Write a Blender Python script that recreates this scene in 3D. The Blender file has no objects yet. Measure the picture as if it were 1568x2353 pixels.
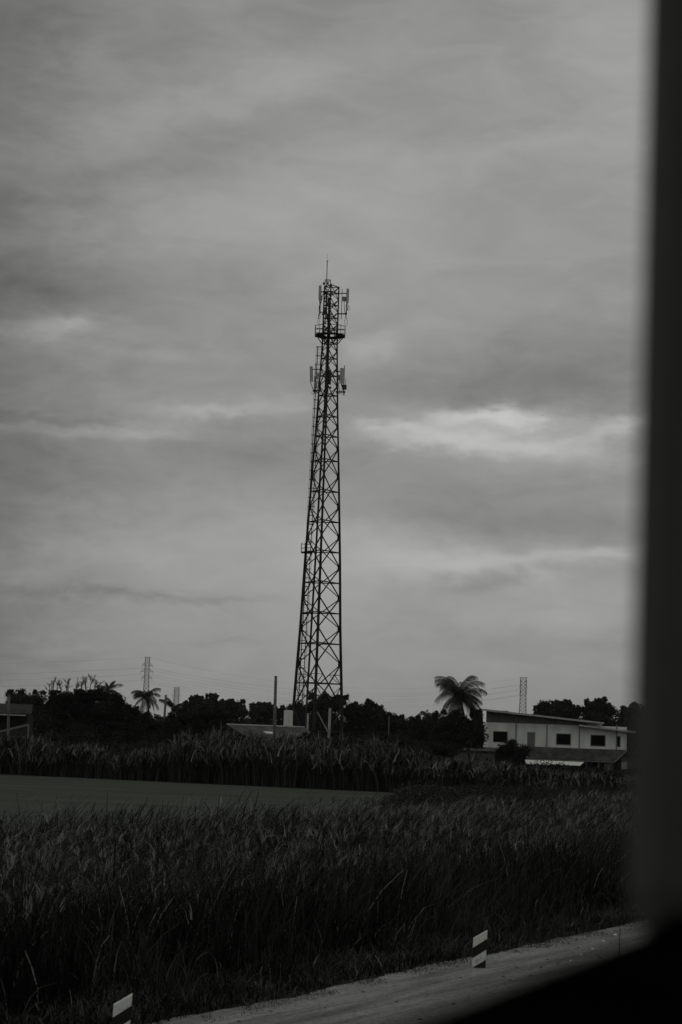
import bpy, math, random
import numpy as np
from mathutils import Matrix, Vector, noise as mnoise
R = math.radians
rng = np.random.default_rng(7)
random.seed(7)
scene = bpy.context.scene
col = scene.collection

# ------------------------------------------------------------------ camera
F = 4575.0; CX = 784.0; CY = 1176.5            # measured in photo units 1568 x 2353
CAMZ = 3.6
PITCH = 6.29; ROLL = 1.95
cam_d = bpy.data.cameras.new('camera'); cam = bpy.data.objects.new('camera', cam_d); col.objects.link(cam)
ROT = Matrix.Rotation(R(90 + PITCH), 3, 'X') @ Matrix.Rotation(R(ROLL), 3, 'Z')
cam.matrix_world = Matrix.Translation((0, 0, CAMZ)) @ ROT.to_4x4()
cam_d.sensor_fit = 'VERTICAL'; cam_d.sensor_height = 36; cam_d.lens = 36 * F / 2353
cam_d.clip_start = 0.02; cam_d.clip_end = 20000
cam_d.dof.use_dof = True; cam_d.dof.focus_distance = 150
cam_d.dof.aperture_fstop = cam_d.lens / 7.6
scene.camera = cam

def ray(x, y):
    return ROT @ Vector(((x - CX) / F, -(y - CY) / F, -1))
def at(x, y, depth):
    d = ray(x, y); return Vector((d.x, d.y, d.z)) * (depth / d.y) + Vector((0, 0, CAMZ))
def on(x, y, z):
    d = ray(x, y); return d * ((z - CAMZ) / d.z) + Vector((0, 0, CAMZ))

# ------------------------------------------------------------------ helpers
def tag(o, label=None, cat=None, group=None, kind=None):
    if label: o['label'] = label
    if cat: o['category'] = cat
    if group: o['group'] = group
    if kind: o['kind'] = kind
    return o
def wloc(p):
    v = Vector((0, 0, 0))
    while p is not None:
        v += p.location; p = p.parent
    return v
def empty(name, loc, label=None, cat=None, group=None):
    o = bpy.data.objects.new(name, None); o.location = loc; o.empty_display_size = .2
    col.objects.link(o); return tag(o, label, cat, group)
def link_mesh(name, me, mat, parent=None, loc=None):
    o = bpy.data.objects.new(name, me); col.objects.link(o)
    if mat: me.materials.append(mat)
    if parent is not None: o.parent = parent
    if loc is not None: o.location = loc
    return o
class MB:
    def __init__(s): s.v = []; s.f = []
    def add(s, vs, fs):
        b = len(s.v); s.v += [tuple(v) for v in vs]; s.f += [tuple(i + b for i in f) for f in fs]; return s
    def box(s, a, b):
        x0, y0, z0 = a; x1, y1, z1 = b
        return s.add([(x0,y0,z0),(x1,y0,z0),(x1,y1,z0),(x0,y1,z0),(x0,y0,z1),(x1,y0,z1),(x1,y1,z1),(x0,y1,z1)],
              [(0,3,2,1),(4,5,6,7),(0,1,5,4),(1,2,6,5),(2,3,7,6),(3,0,4,7)])
    def obox(s, c, ax, ay, az):                    # centre and three half axis vectors
        c, ax, ay, az = map(Vector, (c, ax, ay, az))
        vs = [c + i*ax + j*ay + k*az for k in (-1,1) for (i,j) in ((-1,-1),(1,-1),(1,1),(-1,1))]
        return s.add(vs, [(0,3,2,1),(4,5,6,7),(0,1,5,4),(1,2,6,5),(2,3,7,6),(3,0,4,7)])
    def bar(s, a, b, w, h=None):
        a, b = Vector(a), Vector(b); h = h or w
        d = (b - a); L = d.length
        if L < 1e-6: return s
        d /= L; up = Vector((0,0,1)) if abs(d.z) < .95 else Vector((0,1,0))
        x = d.cross(up).normalized(); y = x.cross(d)
        return s.obox((a + b)/2, d*L/2, x*w/2, y*h/2)
    def tube(s, pts, rad, n=6, cap=True):
        pts = [Vector(p) for p in pts]
        if not hasattr(rad, '__len__'): rad = [rad]*len(pts)
        b = len(s.v); ref = None
        for i, p in enumerate(pts):
            d = (pts[min(i+1, len(pts)-1)] - pts[max(i-1, 0)])
            d = d.normalized() if d.length > 1e-9 else Vector((0,0,1))
            if ref is None: ref = d.orthogonal().normalized()
            x = (ref - d*ref.dot(d)); x = x.normalized() if x.length > 1e-5 else d.orthogonal().normalized()
            ref = x; y = d.cross(x)
            for k in range(n):
                t = 2*math.pi*k/n; s.v.append(tuple(p + (x*math.cos(t) + y*math.sin(t))*rad[i]))
        for i in range(len(pts)-1):
            for k in range(n):
                a = b+i*n+k; c = b+i*n+(k+1) % n; s.f.append((a, c, c+n, a+n))
        if cap:
            s.f.append(tuple(b+k for k in range(n))[::-1]); s.f.append(tuple(b+(len(pts)-1)*n+k for k in range(n)))
        return s
    def build(s, name, mat, parent=None, smooth=False, bevel=0):
        off = wloc(parent) if parent is not None else Vector((0,0,0))
        me = bpy.data.meshes.new(name)
        me.from_pydata([(x-off.x, y-off.y, z-off.z) for x, y, z in s.v], [], s.f)
        me.update()
        if smooth: me.polygons.foreach_set('use_smooth', [True]*len(me.polygons))
        o = link_mesh(name, me, mat, parent)
        if bevel:
            m = o.modifiers.new('bevel', 'BEVEL'); m.width = bevel; m.segments = 3
        return o

def np_mesh(name, verts, quads, mat, parent=None, tone=None, tris=None):
    me = bpy.data.meshes.new(name)
    off = wloc(parent) if parent is not None else Vector((0,0,0))
    v = np.asarray(verts, dtype=np.float32) - np.array(off, dtype=np.float32)
    me.vertices.add(len(v)); me.vertices.foreach_set('co', v.ravel())
    q = np.asarray(quads, dtype=np.int32)
    loops = q.ravel(); starts = np.arange(len(q), dtype=np.int32)*4
    tot = np.full(len(q), 4, dtype=np.int32)
    if tris is not None and len(tris):
        t = np.asarray(tris, dtype=np.int32)
        starts = np.concatenate([starts, len(loops) + np.arange(len(t), dtype=np.int32)*3])
        tot = np.concatenate([tot, np.full(len(t), 3, dtype=np.int32)])
        loops = np.concatenate([loops, t.ravel()])
    me.loops.add(len(loops)); me.loops.foreach_set('vertex_index', loops.astype(np.int32))
    me.polygons.add(len(starts)); me.polygons.foreach_set('loop_start', starts.astype(np.int32))
    try: me.polygons.foreach_set('loop_total', tot)
    except Exception: pass
    me.update(calc_edges=True)
    if tone is not None:
        a = me.attributes.new('tone', 'FLOAT', 'POINT'); a.data.foreach_set('value', np.asarray(tone, dtype=np.float32))
    me.validate()
    return link_mesh(name, me, mat, parent)

# ------------------------------------------------------------------ materials
def mat(name, c1, c2=None, scale=5, rough=.8, detail=4, spec=.3, bump=0, stretch=(1,1,1), lo=.35, hi=.65, metal=0, tone=False, transl=0):
    m = bpy.data.materials.new(name); m.use_nodes = True
    nt = m.node_tree; N = nt.nodes; L = nt.links
    b = N['Principled BSDF']; b.inputs['Roughness'].default_value = rough
    b.inputs['Specular IOR Level'].default_value = spec; b.inputs['Metallic'].default_value = metal
    def c4(c): return (c, c*1.03, c*.96, 1) if not hasattr(c, '__len__') else (*c, 1)
    if c2 is None: b.inputs['Base Color'].default_value = c4(c1); return m
    mix = N.new('ShaderNodeMix'); mix.data_type = 'RGBA'
    mix.inputs['A'].default_value = c4(c1); mix.inputs['B'].default_value = c4(c2)
    tc = N.new('ShaderNodeTexCoord'); mp = N.new('ShaderNodeMapping'); mp.inputs['Scale'].default_value = stretch
    nz = N.new('ShaderNodeTexNoise'); nz.inputs['Scale'].default_value = scale; nz.inputs['Detail'].default_value = detail
    L.new(tc.outputs['Object'], mp.inputs[0]); L.new(mp.outputs[0], nz.inputs['Vector'])
    mr = N.new('ShaderNodeMapRange'); mr.inputs['From Min'].default_value = lo; mr.inputs['From Max'].default_value = hi
    L.new(nz.outputs['Fac'], mr.inputs['Value'])
    if tone:
        at_ = N.new('ShaderNodeAttribute'); at_.attribute_name = 'tone'
        L.new(at_.outputs['Fac'], mix.inputs['Factor'])
    else:
        L.new(mr.outputs[0], mix.inputs['Factor'])
    L.new(mix.outputs['Result'], b.inputs['Base Color'])
    if bump:
        bp = N.new('ShaderNodeBump'); bp.inputs['Strength'].default_value = bump; bp.inputs['Distance'].default_value = .05
        L.new(nz.outputs['Fac'], bp.inputs['Height']); L.new(bp.outputs[0], b.inputs['Normal'])
    return m

M = {}
M['steel'] = mat('dark_galvanised_steel', .012, .03, 2, .7, spec=.2)
M['tray'] = mat('cable_tray_steel', .035, .075, 6, .7, spec=.2)
M['antenna'] = mat('antenna_plastic', .42, .52, 3, .5)
M['radio'] = mat('radio_unit_grey', .30, .38, 3, .5)
M['radiodark'] = mat('radio_unit_dark', .03, .05, 3, .5)
M['cable'] = mat('black_cable', .01, .016, 4, .6)
M['cabinet'] = mat('cabinet_paint', .62, .72, 2, .5, stretch=(4,4,.5))
M['concrete'] = mat('weathered_concrete', .06, .15, 3, .9)
M['palepole'] = mat('pale_concrete', .22, .34, 2, .9)
M['farsteel'] = mat('hazed_far_steel', .26, .32, 1, .7)  # lightened steel, haze of distance put into the colour
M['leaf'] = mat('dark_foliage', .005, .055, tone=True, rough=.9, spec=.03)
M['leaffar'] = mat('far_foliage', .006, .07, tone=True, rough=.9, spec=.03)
M['palm'] = mat('palm_leaf', .005, .034, tone=True, rough=.6, spec=.15)
M['bark'] = mat('bark', .02, .05, 6, .95, spec=.1)
M['grass'] = mat('tall_grass_blades', .006, .26, tone=True, rough=.8, spec=.08)
M['reed'] = mat('reed_leaves', .004, .30, tone=True, rough=.7, spec=.1)
M['scrub'] = mat('scrub_leaves', .005, .10, tone=True, rough=.9, spec=.05)
M['ground'] = mat('dark_soil', .006, .018, .6, .95, spec=.05)
M['field'] = mat('field_green', (.052,.059,.048), (.084,.095,.077), .14, .95, detail=10, spec=.02, stretch=(.5,2.4,1), lo=.3, hi=.7)
M['wall'] = mat('house_wall', .60, .80, .8, .9, detail=6, stretch=(1,1,.35))
M['wallshade'] = mat('shaded_gable_boards', .10, .15, 1.2, .9, stretch=(3,3,.4))
M['trim'] = mat('metal_roof_edge', .32, .45, 1.5, .6)
M['rooftop'] = mat('roof_sheet', .12, .2, 1, .7)
M['tile'] = mat('old_tiles', .05, .12, 1.3, .9, detail=8)
M['glassdark'] = mat('dark_window', .002, rough=.3, spec=.04)
M['pipe'] = mat('pipe_grey', .15, .2, 3, .7)
M['void'] = mat('unlit_boards', .01, .018, 2, .95)  # shade under eaves and awning put into a near-black colour
M['white'] = mat('white_sheet', .75, .82, 2, .7)
M['oldroof'] = mat('old_roof_sheet', .05, .12, 1, .9, detail=8)
M['darkroof'] = mat('dark_roof_sheet', .02, .05, 1, .9, detail=8)
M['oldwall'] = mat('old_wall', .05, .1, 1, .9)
M['postwhite'] = mat('post_white_paint', .28, .62, 14, .8, detail=8, lo=.3, hi=.48)
M['postblack'] = mat('post_black_paint', .006, .012, 20, .7)
M['bird'] = mat('bird_feathers', .01, .02, 5)
M['trimdark'] = mat('pillar_plastic', .06, .072, 80, .75, spec=.2)
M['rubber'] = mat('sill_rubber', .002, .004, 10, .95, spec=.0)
M['paint'] = mat('vehicle_paint', .05, .06, 3, .4)
M['stone'] = mat('pale_stone', .3, .45, 8, .8)

# dirt shoulder: pale packed earth, long wheel streaks, dark specks, litter towards the grass edge
def dirt_mat():
    m = bpy.data.materials.new('packed_dirt'); m.use_nodes = True
    nt = m.node_tree; N = nt.nodes; L = nt.links; b = N['Principled BSDF']
    b.inputs['Roughness'].default_value = .95; b.inputs['Specular IOR Level'].default_value = .05
    tc = N.new('ShaderNodeTexCoord')
    mp = N.new('ShaderNodeMapping'); mp.inputs['Rotation'].default_value = (0, 0, -R(62.7)); mp.inputs['Scale'].default_value = (.16, 1.3, 1)
    # rotate so that texture X runs along the track
    mp.vector_type = 'TEXTURE'; mp.inputs['Rotation'].default_value = (0, 0, R(62.7)); mp.inputs['Scale'].default_value = (4, .35, 1)
    n1 = N.new('ShaderNodeTexNoise'); n1.inputs['Scale'].default_value = 1.6; n1.inputs['Detail'].default_value = 8; n1.inputs['Roughness'].default_value = .65
    n2 = N.new('ShaderNodeTexNoise'); n2.inputs['Scale'].default_value = 24; n2.inputs['Detail'].default_value = 6; n2.inputs['Roughness'].default_value = .7
    n3 = N.new('ShaderNodeTexVoronoi'); n3.inputs['Scale'].default_value = 13; n3.inputs['Randomness'].default_value = 1
    L.new(tc.outputs['Object'], mp.inputs[0]); L.new(mp.outputs[0], n1.inputs['Vector'])
    L.new(tc.outputs['Object'], n2.inputs['Vector']); L.new(tc.outputs['Object'], n3.inputs['Vector'])
    r1 = N.new('ShaderNodeValToRGB'); e = r1.color_ramp.elements
    e[0].position = .32; e[0].color = (.13,.136,.125,1); e[1].position = .68; e[1].color = (.33,.338,.315,1)
    L.new(n1.outputs['Fac'], r1.inputs[0])
    r2 = N.new('ShaderNodeValToRGB'); e = r2.color_ramp.elements
    e[0].position = .34; e[0].color = (.25,.25,.25,1); e[1].position = .5; e[1].color = (1,1,1,1)
    L.new(n2.outputs['Fac'], r2.inputs[0])
    r3 = N.new('ShaderNodeValToRGB'); e = r3.color_ramp.elements
    e[0].position = .05; e[0].color = (.3,.3,.3,1); e[1].position = .16; e[1].color = (1,1,1,1)
    L.new(n3.outputs['Distance'], r3.inputs[0])
    m1 = N.new('ShaderNodeMix'); m1.data_type = 'RGBA'; m1.blend_type = 'MULTIPLY'; m1.inputs['Factor'].default_value = .8
    m2 = N.new('ShaderNodeMix'); m2.data_type = 'RGBA'; m2.blend_type = 'MULTIPLY'; m2.inputs['Factor'].default_value = .7
    L.new(r1.outputs[0], m1.inputs['A']); L.new(r2.outputs[0], m1.inputs['B'])
    L.new(m1.outputs['Result'], m2.inputs['A']); L.new(r3.outputs[0], m2.inputs['B'])
    L.new(m2.outputs['Result'], b.inputs['Base Color'])
    bp = N.new('ShaderNodeBump'); bp.inputs['Strength'].default_value = .35; bp.inputs['Distance'].default_value = .012
    L.new(n2.outputs['Fac'], bp.inputs['Height']); L.new(bp.outputs[0], b.inputs['Normal'])
    return m
M['dirt'] = dirt_mat()

# ------------------------------------------------------------------ ground
P0 = np.array([-1.82, 18.3]); U = np.array([.459, .888]); U = U/np.linalg.norm(U); NL = np.array([-U[1], U[0]])
ROADZ = .85
def sstep(x): x = np.clip(x, 0, 1); return x*x*(3-2*x)
def gz(x, y):
    n = (x - P0[0])*NL[0] + (y - P0[1])*NL[1]
    return ROADZ*(1 - sstep((n - .3)/6.5))
def tn(t, n):
    p = P0[None, :] + np.outer(np.atleast_1d(t), U) + np.outer(np.atleast_1d(n), NL)
    return p[:, 0], p[:, 1]
# one sheet, rows along the track direction, fine across the embankment
nn = np.concatenate([[-4500, -800, -120, -20], np.linspace(-2, 9, 45), [20, 60, 200, 700, 4500]])
tt = np.concatenate([[-4500, -600, -100], np.linspace(-40, 120, 60), [300, 900, 4500]])
TT, NN = np.meshgrid(tt, nn)
gx, gy = tn(TT.ravel(), NN.ravel()); vz = gz(gx, gy)
verts = np.stack([gx, gy, vz], 1)
w = len(tt); quads = [(j*w+i, j*w+i+1, (j+1)*w+i+1, (j+1)*w+i) for j in range(len(nn)-1) for i in range(w-1)]
g = np_mesh('ground', verts, quads, M['ground']); tag(g, kind='structure')
# dirt shoulder with a ragged grass-side edge
t = np.linspace(-30, 110, 2000)
edge = np.array([.16*mnoise.noise((a*.5, 0, 0)) + .10*mnoise.noise((a*1.7, 5, 0)) + .05*mnoise.noise((a*6, 2, 0)) for a in t])
ex, ey = tn(t, edge*1.0); bx_, by_ = tn(t, np.full_like(t, -9.0))
verts = np.concatenate([np.stack([ex, ey, gz(ex, ey)+.006], 1), np.stack([bx_, by_, np.full_like(bx_, ROADZ+.006)], 1)])
k = len(t); quads = [(i, k+i, k+i+1, i+1) for i in range(k-1)]
tag(np_mesh('dirt_shoulder', verts, quads, M['dirt']), kind='structure')
# flat green field: sheet from beyond the tall grass to the reeds
fe = [at(-900, 1742, 140), at(0, 1780, 130), at(950, 1822, 122), at(2600, 1890, 115)]
def far_edge(x): return np.interp(x, [-80, -22.4, 4.4, 55], [139, 134, 122, 104])
xs = np.linspace(-80, 80, 60)
verts = []; quads = []
for i, x in enumerate(xs):
    # front edge follows the grass band
    yf = P0[1] + (13 - (x-P0[0])*NL[0])/NL[1]
    verts += [(x, min(yf, far_edge(x)-2), .01), (x, float(far_edge(x)), .01)]
    if i: quads.append((2*i-2, 2*i, 2*i+1, 2*i-1))
tag(np_mesh('field', verts, quads, M['field']), kind='structure')

# ------------------------------------------------------------------ blades
def blades(base, h, w, lean, droop, segs=4, tone=None, tipw=.25, ex=2.2, dx=3):
    """base (n,3); h,w (n); lean (n,2) horizontal offset at tip in fractions of h; droop: tip sag"""
    n = len(base); az = rng.uniform(0, math.pi*2, n)
    side = np.stack([np.cos(az), np.sin(az)*.5, np.zeros(n)], 1)
    side /= np.linalg.norm(side, axis=1)[:, None]
    ts = np.linspace(0, 1, segs+1); V = np.zeros((n, segs+1, 2, 3), dtype=np.float32); T = np.zeros((n, segs+1, 2), dtype=np.float32)
    for i, u in enumerate(ts):
        c = base.copy()
        c[:, 0] += lean[:, 0]*h*u**ex; c[:, 1] += lean[:, 1]*h*u**ex
        c[:, 2] += h*(u - droop*u**dx)
        ww = w*(1 - (1-tipw)*u)/2
        V[:, i, 0] = c - side*ww[:, None]; V[:, i, 1] = c + side*ww[:, None]
        T[:, i, :] = (tone)[:, None]
    idx = np.arange(n)[:, None]*(segs+1)*2
    q = []
    for i in range(segs):
        a = idx + i*2; q.append(np.concatenate([a, a+1, a+3, a+2], 1))
    return V.reshape(-1, 3), np.concatenate(q, 0), T.reshape(-1)
def merge(parts):
    vs, qs, ts = [], [], []; b = 0
    for v, q, t_ in parts:
        vs.append(v); qs.append(q + b); ts.append(t_); b += len(v)
    return np.concatenate(vs), np.concatenate(qs), np.concatenate(ts)
def fbm(x, y, s, seed=0):
    return np.array([mnoise.fractal((a*s, b*s, seed), 1.0, 2.0, 3) for a, b in zip(x, y)])

# tall grass between the dirt shoulder and the field
def tall_grass():
    parts = []
    def band(n, t0, t1, n0, n1, wmin, wmax, hmul=1, power=1.0):
        t = rng.uniform(t0, t1, n); q = n0 + (n1-n0)*rng.uniform(0, 1, n)**power
        x, y = tn(t, q)
        cl = fbm(x, y, .55, 3); cl2 = fbm(x, y, .16, 9)
        # keep to the part a camera could see
        keep = (np.abs(x) < .26*y + 3) & (y > 6)
        x, y, t, q, cl, cl2 = [a[keep] for a in (x, y, t, q, cl, cl2)]
        n = len(x)
        hh = (1.28 + .35*sstep((q-1)/6) + .17*sstep((q-5)/7)*(t < 32) + .05*sstep((q-5)/7) + .33*cl + .25*cl2)*rng.uniform(.6, 1.12, n)*hmul
        hh *= .14 + .86*sstep((q-.5)/1.5)
        hh = np.clip(hh, .12, 2.9)
        base = np.stack([x, y, gz(x, y)-.03], 1)
        lean = np.stack([.06 + .3*sstep((t-12)/22) + .19*rng.normal(size=n) + .25*cl2, .18*rng.normal(size=n)], 1)
        dr = rng.uniform(.0, .35, n)
        tone = np.clip(.05 + .14*cl + .10*cl2 + .06*rng.normal(size=n), 0.0, 1)
        tone[rng.uniform(size=n) < .012] = .7
        w = rng.uniform(wmin, wmax, n)*(1 + y/70)
        parts.append(blades(base, hh, w, lean, dr, 4, tone, .3))
        return x, y, hh, q
    band(62000, -14, 34, 0, 5.5, .010, .022)
    band(52000, -12, 70, 4, 15.5, .014, .03)
    # seed plumes: feathery tufts of fine strands at the tops
    n = 34000; K = 7
    t = rng.uniform(-12, 70, n); q = rng.uniform(1.2, 15.5, n); x, y = tn(t, q)
    keep = (np.abs(x) < .26*y + 3) & (y > 6); keep &= q > 3 + rng.normal(0, .6, len(q)); x, y, t, q = x[keep], y[keep], t[keep], q[keep]; n = len(x)
    cl = fbm(x, y, .55, 3); cl2 = fbm(x, y, .16, 9)
    hh = (1.28 + .35*sstep((q-1)/6) + .17*sstep((q-5)/7)*(t < 32) + .05*sstep((q-5)/7) + .33*cl + .25*cl2)*rng.uniform(.72, 1.08, n)
    lx = .1 + .32*sstep((t-12)/22) + .42*rng.normal(size=n)+.25*cl2; ly = .3*rng.normal(size=n)
    tone = np.clip(.42 + .8*cl + .45*cl2 + .34*rng.normal(size=n), .02, 1)
    rep = lambda a: np.repeat(a, K)
    x, y, q, hh, lx, ly, tone = map(rep, (x, y, q, hh, lx, ly, tone)); n = len(x)
    base = np.stack([x + rng.normal(0, .015, n), y + rng.normal(0, .03, n), gz(x, y) + hh*np.repeat(.84 - .58*rng.uniform(0, 1, n//K)**2.2, K) + rng.normal(0, .03, n)], 1); base[:, 0] += lx*.12
    lean = np.stack([lx*1.4 + .35*rng.normal(size=n), ly + .3*rng.normal(size=n)], 1)
    parts.append(blades(base, rng.uniform(.10, .32, n), rng.uniform(.004, .010, n)*(1+y/60), lean, rng.uniform(.0, .9, n), 3, np.clip(tone + .12*rng.normal(size=n), 0, 1), .3))
    # long arching blades near the shoulder
    n = 420; t = rng.uniform(-12, 40, n); q = rng.uniform(.5, 2.4, n); x, y = tn(t, q)
    base = np.stack([x, y, gz(x, y)], 1); s = rng.choice([-1, 1], n)
    lean = np.stack([s*rng.uniform(.3, .9, n), -rng.uniform(.0, .5, n)], 1)
    parts.append(blades(base, rng.uniform(.5, 1.1, n), rng.uniform(.012, .024, n), lean, rng.uniform(.3, .8, n), 6, np.clip(rng.normal(.16, .16, n), 0, 1), .2))
    v, q, tn_ = merge(parts)
    o = np_mesh('tall_grass', v, q, M['grass'], tone=tn_)
    tag(o, 'tall dark windblown grass filling the bank between the dirt shoulder and the field', 'grass', kind='stuff')
tall_grass()
# low weeds on the edge of the dirt
def verge():
    n = 120000; t = rng.uniform(-10, 45, n); q = rng.uniform(-.35, 2.0, n); x, y = tn(t, q)
    cl = fbm(x, y, 1.2, 5); keep = (cl > -.1) | (q > rng.uniform(-.1, .5, n)); x, y, q, cl = x[keep], y[keep], q[keep], cl[keep]; n = len(x)
    base = np.stack([x, y, gz(x, y)-.01], 1)
    h = rng.uniform(.03, .16, n)*(1+.6*cl)*(.3+1.5*sstep((q+.4)/1.5))
    lean = rng.normal(0, .5, (n, 2))
    v, qd, tt_ = blades(base, h, rng.uniform(.006, .014, n), lean, rng.uniform(0, .8, n), 3, np.clip(rng.normal(.17, .12, n) + .2*cl, 0, 1), .2)
    tag(np_mesh('roadside_weeds', v, qd, M['grass'], tone=tt_), 'low straggly weeds along the grassy edge of the dirt shoulder', 'weeds', kind='stuff')
verge()

# reed bed along the far side of the field
REEDTOP = [(-400,1692),(0,1696),(60,1702),(110,1692),(160,1716),(200,1716),(240,1694),(262,1714),(292,1746),(330,1734),(370,1706),(420,1690),(470,1682),(520,1674),(570,1682),(620,1686),(700,1688),(760,1692),(830,1698),(900,1702),(950,1706),(990,1722),(1050,1728),(1120,1728),(1200,1744),(1300,1762),(1500,1768),(2200,1800)]
def reeds():
    parts = []
    rx = [p[0] for p in REEDTOP]; ry = [p[1] for p in REEDTOP]
    cs = []
    for i in range(380):
        px = random.uniform(-260, 1560); d0 = float(np.interp(px, [0, 950, 1500], [134.5, 122.5, 118])) + abs(random.gauss(0, 1))*4.5 + .4
        px_top = np.interp(px, rx, ry) + (4 if px > 1000 else -10); hor = 1655.3 + px*.034
        ztop = CAMZ - (px_top - hor)/F*d0
        cs.append(((px - CX)/F*d0, d0, ztop*random.uniform(.62, 1.03)))
    for (x, y, zt) in cs:
        ct = random.uniform(-.12, .22); wind = random.uniform(.0, .25)
        m = random.randint(50, 80)                      # dark upright stalks
        bx = rng.normal(x, .42, m); by = rng.normal(y, .35, m)
        h = np.clip(zt*rng.uniform(.45, .8, m), .5, 3.4)
        s = (bx - x)/.5 + rng.normal(.1, .25, m)
        lean = np.stack([s*.22, rng.normal(-.08, .12, m)], 1)
        parts.append(blades(np.stack([bx, by, np.zeros(m)], 1), h, rng.uniform(.03, .06, m), lean, rng.uniform(0, .25, m), 5, np.clip(rng.normal(.07, .09, m), 0, .6), .3))
        m = random.randint(45, 80)                     # fountain of long arching leaves
        a = rng.uniform(0, 2*math.pi, m); q = rng.uniform(.15, 1, m)
        hb = zt*rng.uniform(.4, .78, m); L = (zt - hb)*rng.uniform(1.0, 1.5, m)
        base = np.stack([rng.normal(x, .3, m), rng.normal(y-.1, .25, m), hb], 1)
        lean = np.stack([np.cos(a)*q*rng.uniform(.8, 2.1, m)+wind, np.sin(a)*q*.8], 1)
        dr = np.clip(.25 + .75*q + rng.normal(0, .15, m), .1, 1.5)
        tone = np.clip(rng.normal(.13 + ct, .2, m), 0, 1); tone[rng.uniform(size=m) < .10] = .75
        parts.append(blades(base, L, rng.uniform(.06, .13, m), lean*.62, dr, 7, tone, .12, 1.25, 2.4))
    v, q, t_ = merge(parts)
    tag(np_mesh('reed_bed', v, q, M['reed'], tone=t_), 'dense bed of tall arching reeds along the far edge of the field', 'reeds', kind='stuff')
reeds()

def leaf_cloud(centers, radii, per, size, tone_fn=None, flat=.85, shell=(.72, 1.1)):
    """random leaf quads over the shells of ellipsoids"""
    vs, ts = [], []
    for (c, r) in zip(centers, radii):
        r = np.array(r if hasattr(r, '__len__') else (r, r, r*flat))
        area = 4*math.pi*((r[0]*r[1] + r[0]*r[2] + r[1]*r[2])/3)
        n = max(12, int(per*area))
        d = rng.normal(size=(n, 3)); d /= np.linalg.norm(d, axis=1)[:, None]
        p = np.array(c) + d*r*rng.uniform(shell[0], shell[1], n)[:, None]
        a = rng.normal(size=(n, 3)); a /= np.linalg.norm(a, axis=1)[:, None]
        b = np.cross(a, rng.normal(size=(n, 3))); b /= np.linalg.norm(b, axis=1)[:, None]
        sz = size*rng.uniform(.5, 1.3, n)[:, None]
        q = np.stack([p - a*sz, p - b*sz*.45, p + a*sz, p + b*sz*.45], 1)
        vs.append(q.reshape(-1, 3))
        tn_ = np.clip(rng.normal(.35, .22, n) + .2*rng.normal(), 0, 1)
        ts.append(np.repeat(tn_, 4))
    v = np.concatenate(vs); n = len(v)//4
    return v, np.arange(n*4).reshape(n, 4), np.concatenate(ts)
def ico_blob(c, r, seed, sub=2):
    import bmesh
    bm = bmesh.new(); bmesh.ops.create_icosphere(bm, subdivisions=sub, radius=1)
    vs = []
    for v in bm.verts:
        k = 1 + .28*mnoise.noise((v.co.x*2+seed, v.co.y*2, v.co.z*2))
        vs.append((c[0]+v.co.x*r[0]*k, c[1]+v.co.y*r[1]*k, c[2]+v.co.z*r[2]*k))
    fs = [[v.index for v in f.verts] for f in bm.faces]; bm.free()
    return vs, fs
def foliage(name, blobs, material, parent=None, leaf=.22, per=9, sub=10, subr=.36, seed=0, core=.72, shell=(.7, 1.22)):
    """blobs: (centre, (rx, ry, rz)). Smaller clumps sit on each blob, leaves on all of them"""
    random.seed(seed+11); cs, rs = [], []
    for c, r in blobs:
        cs.append(c); rs.append((r[0]*.86, r[1]*.86, r[2]*.86))
        for k in range(sub):
            d = Vector((random.gauss(0,1), random.gauss(0,1), random.gauss(.25,.9))).normalized()
            f = random.uniform(.6, .98); q = subr*random.uniform(.55, 1.15)
            cs.append((c[0]+d.x*r[0]*f, c[1]+d.y*r[1]*f, c[2]+d.z*r[2]*f)); m_ = min(r)
            rs.append((m_*q*1.1, m_*q*1.1, m_*q*.85))
    v, q, t_ = leaf_cloud(cs, rs, per, leaf, shell=shell)
    tv, tf = [], []
    for i, (c, r) in enumerate(blobs):
        a, f = ico_blob(c, (r[0]*core, r[1]*core, r[2]*core), seed+i*3.1)
        b = len(v) + len(tv); tf += [[x+b for x in ff] for ff in f]; tv += a
    if tv:
        v = np.concatenate([v, np.array(tv, dtype=np.float32)]); t_ = np.concatenate([t_, np.full(len(tv), .1)])
    return np_mesh(name, v, q, material, parent, tone=t_, tris=tf)

# scrub growing into the field on the right, in front of the house
def scrub():
    parts = []
    pts = []
    for i in range(1500):
        y = random.uniform(82, 121); x0 = 2.5 + (y-87)*.085 + random.gauss(0, .35)
        x = x0 + random.uniform(0, 1)**1.3*30
        if x > .2*y + 4: continue
        pts.append((x, y))
    for (x, y) in pts:
        e = x - (2.5 + (y-87)*.085)
        h = (.25 + 1.15*float(sstep(e/8.)))*random.uniform(.6, 1.15)
        h = min(h, 1.25)
        m = 34
        bx = rng.normal(x, .55, m); by = rng.normal(y, .5, m)
        lean = np.stack([rng.normal(.28, .4, m), rng.normal(0, .2, m)], 1)
        parts.append(blades(np.stack([bx, by, np.zeros(m)-.02], 1), h*rng.uniform(.5, 1.15, m), rng.uniform(.03, .07, m), lean, rng.uniform(0, .6, m), 4, np.clip(rng.normal(.34, .2, m), 0, 1), .2))
    cs = [(x, y, .25) for x, y in pts[:700]]; rs = [(.8, .8, .5*random.uniform(.6, 1.4)) for _ in cs]
    parts.append(leaf_cloud(cs, rs, 26, .06))
    v, q, t_ = merge(parts)
    tag(np_mesh('scrub', v, q, M['scrub'], tone=t_), 'dark tangled scrub spreading into the field in front of the pale house', 'scrub', kind='stuff')
scrub()
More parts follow.
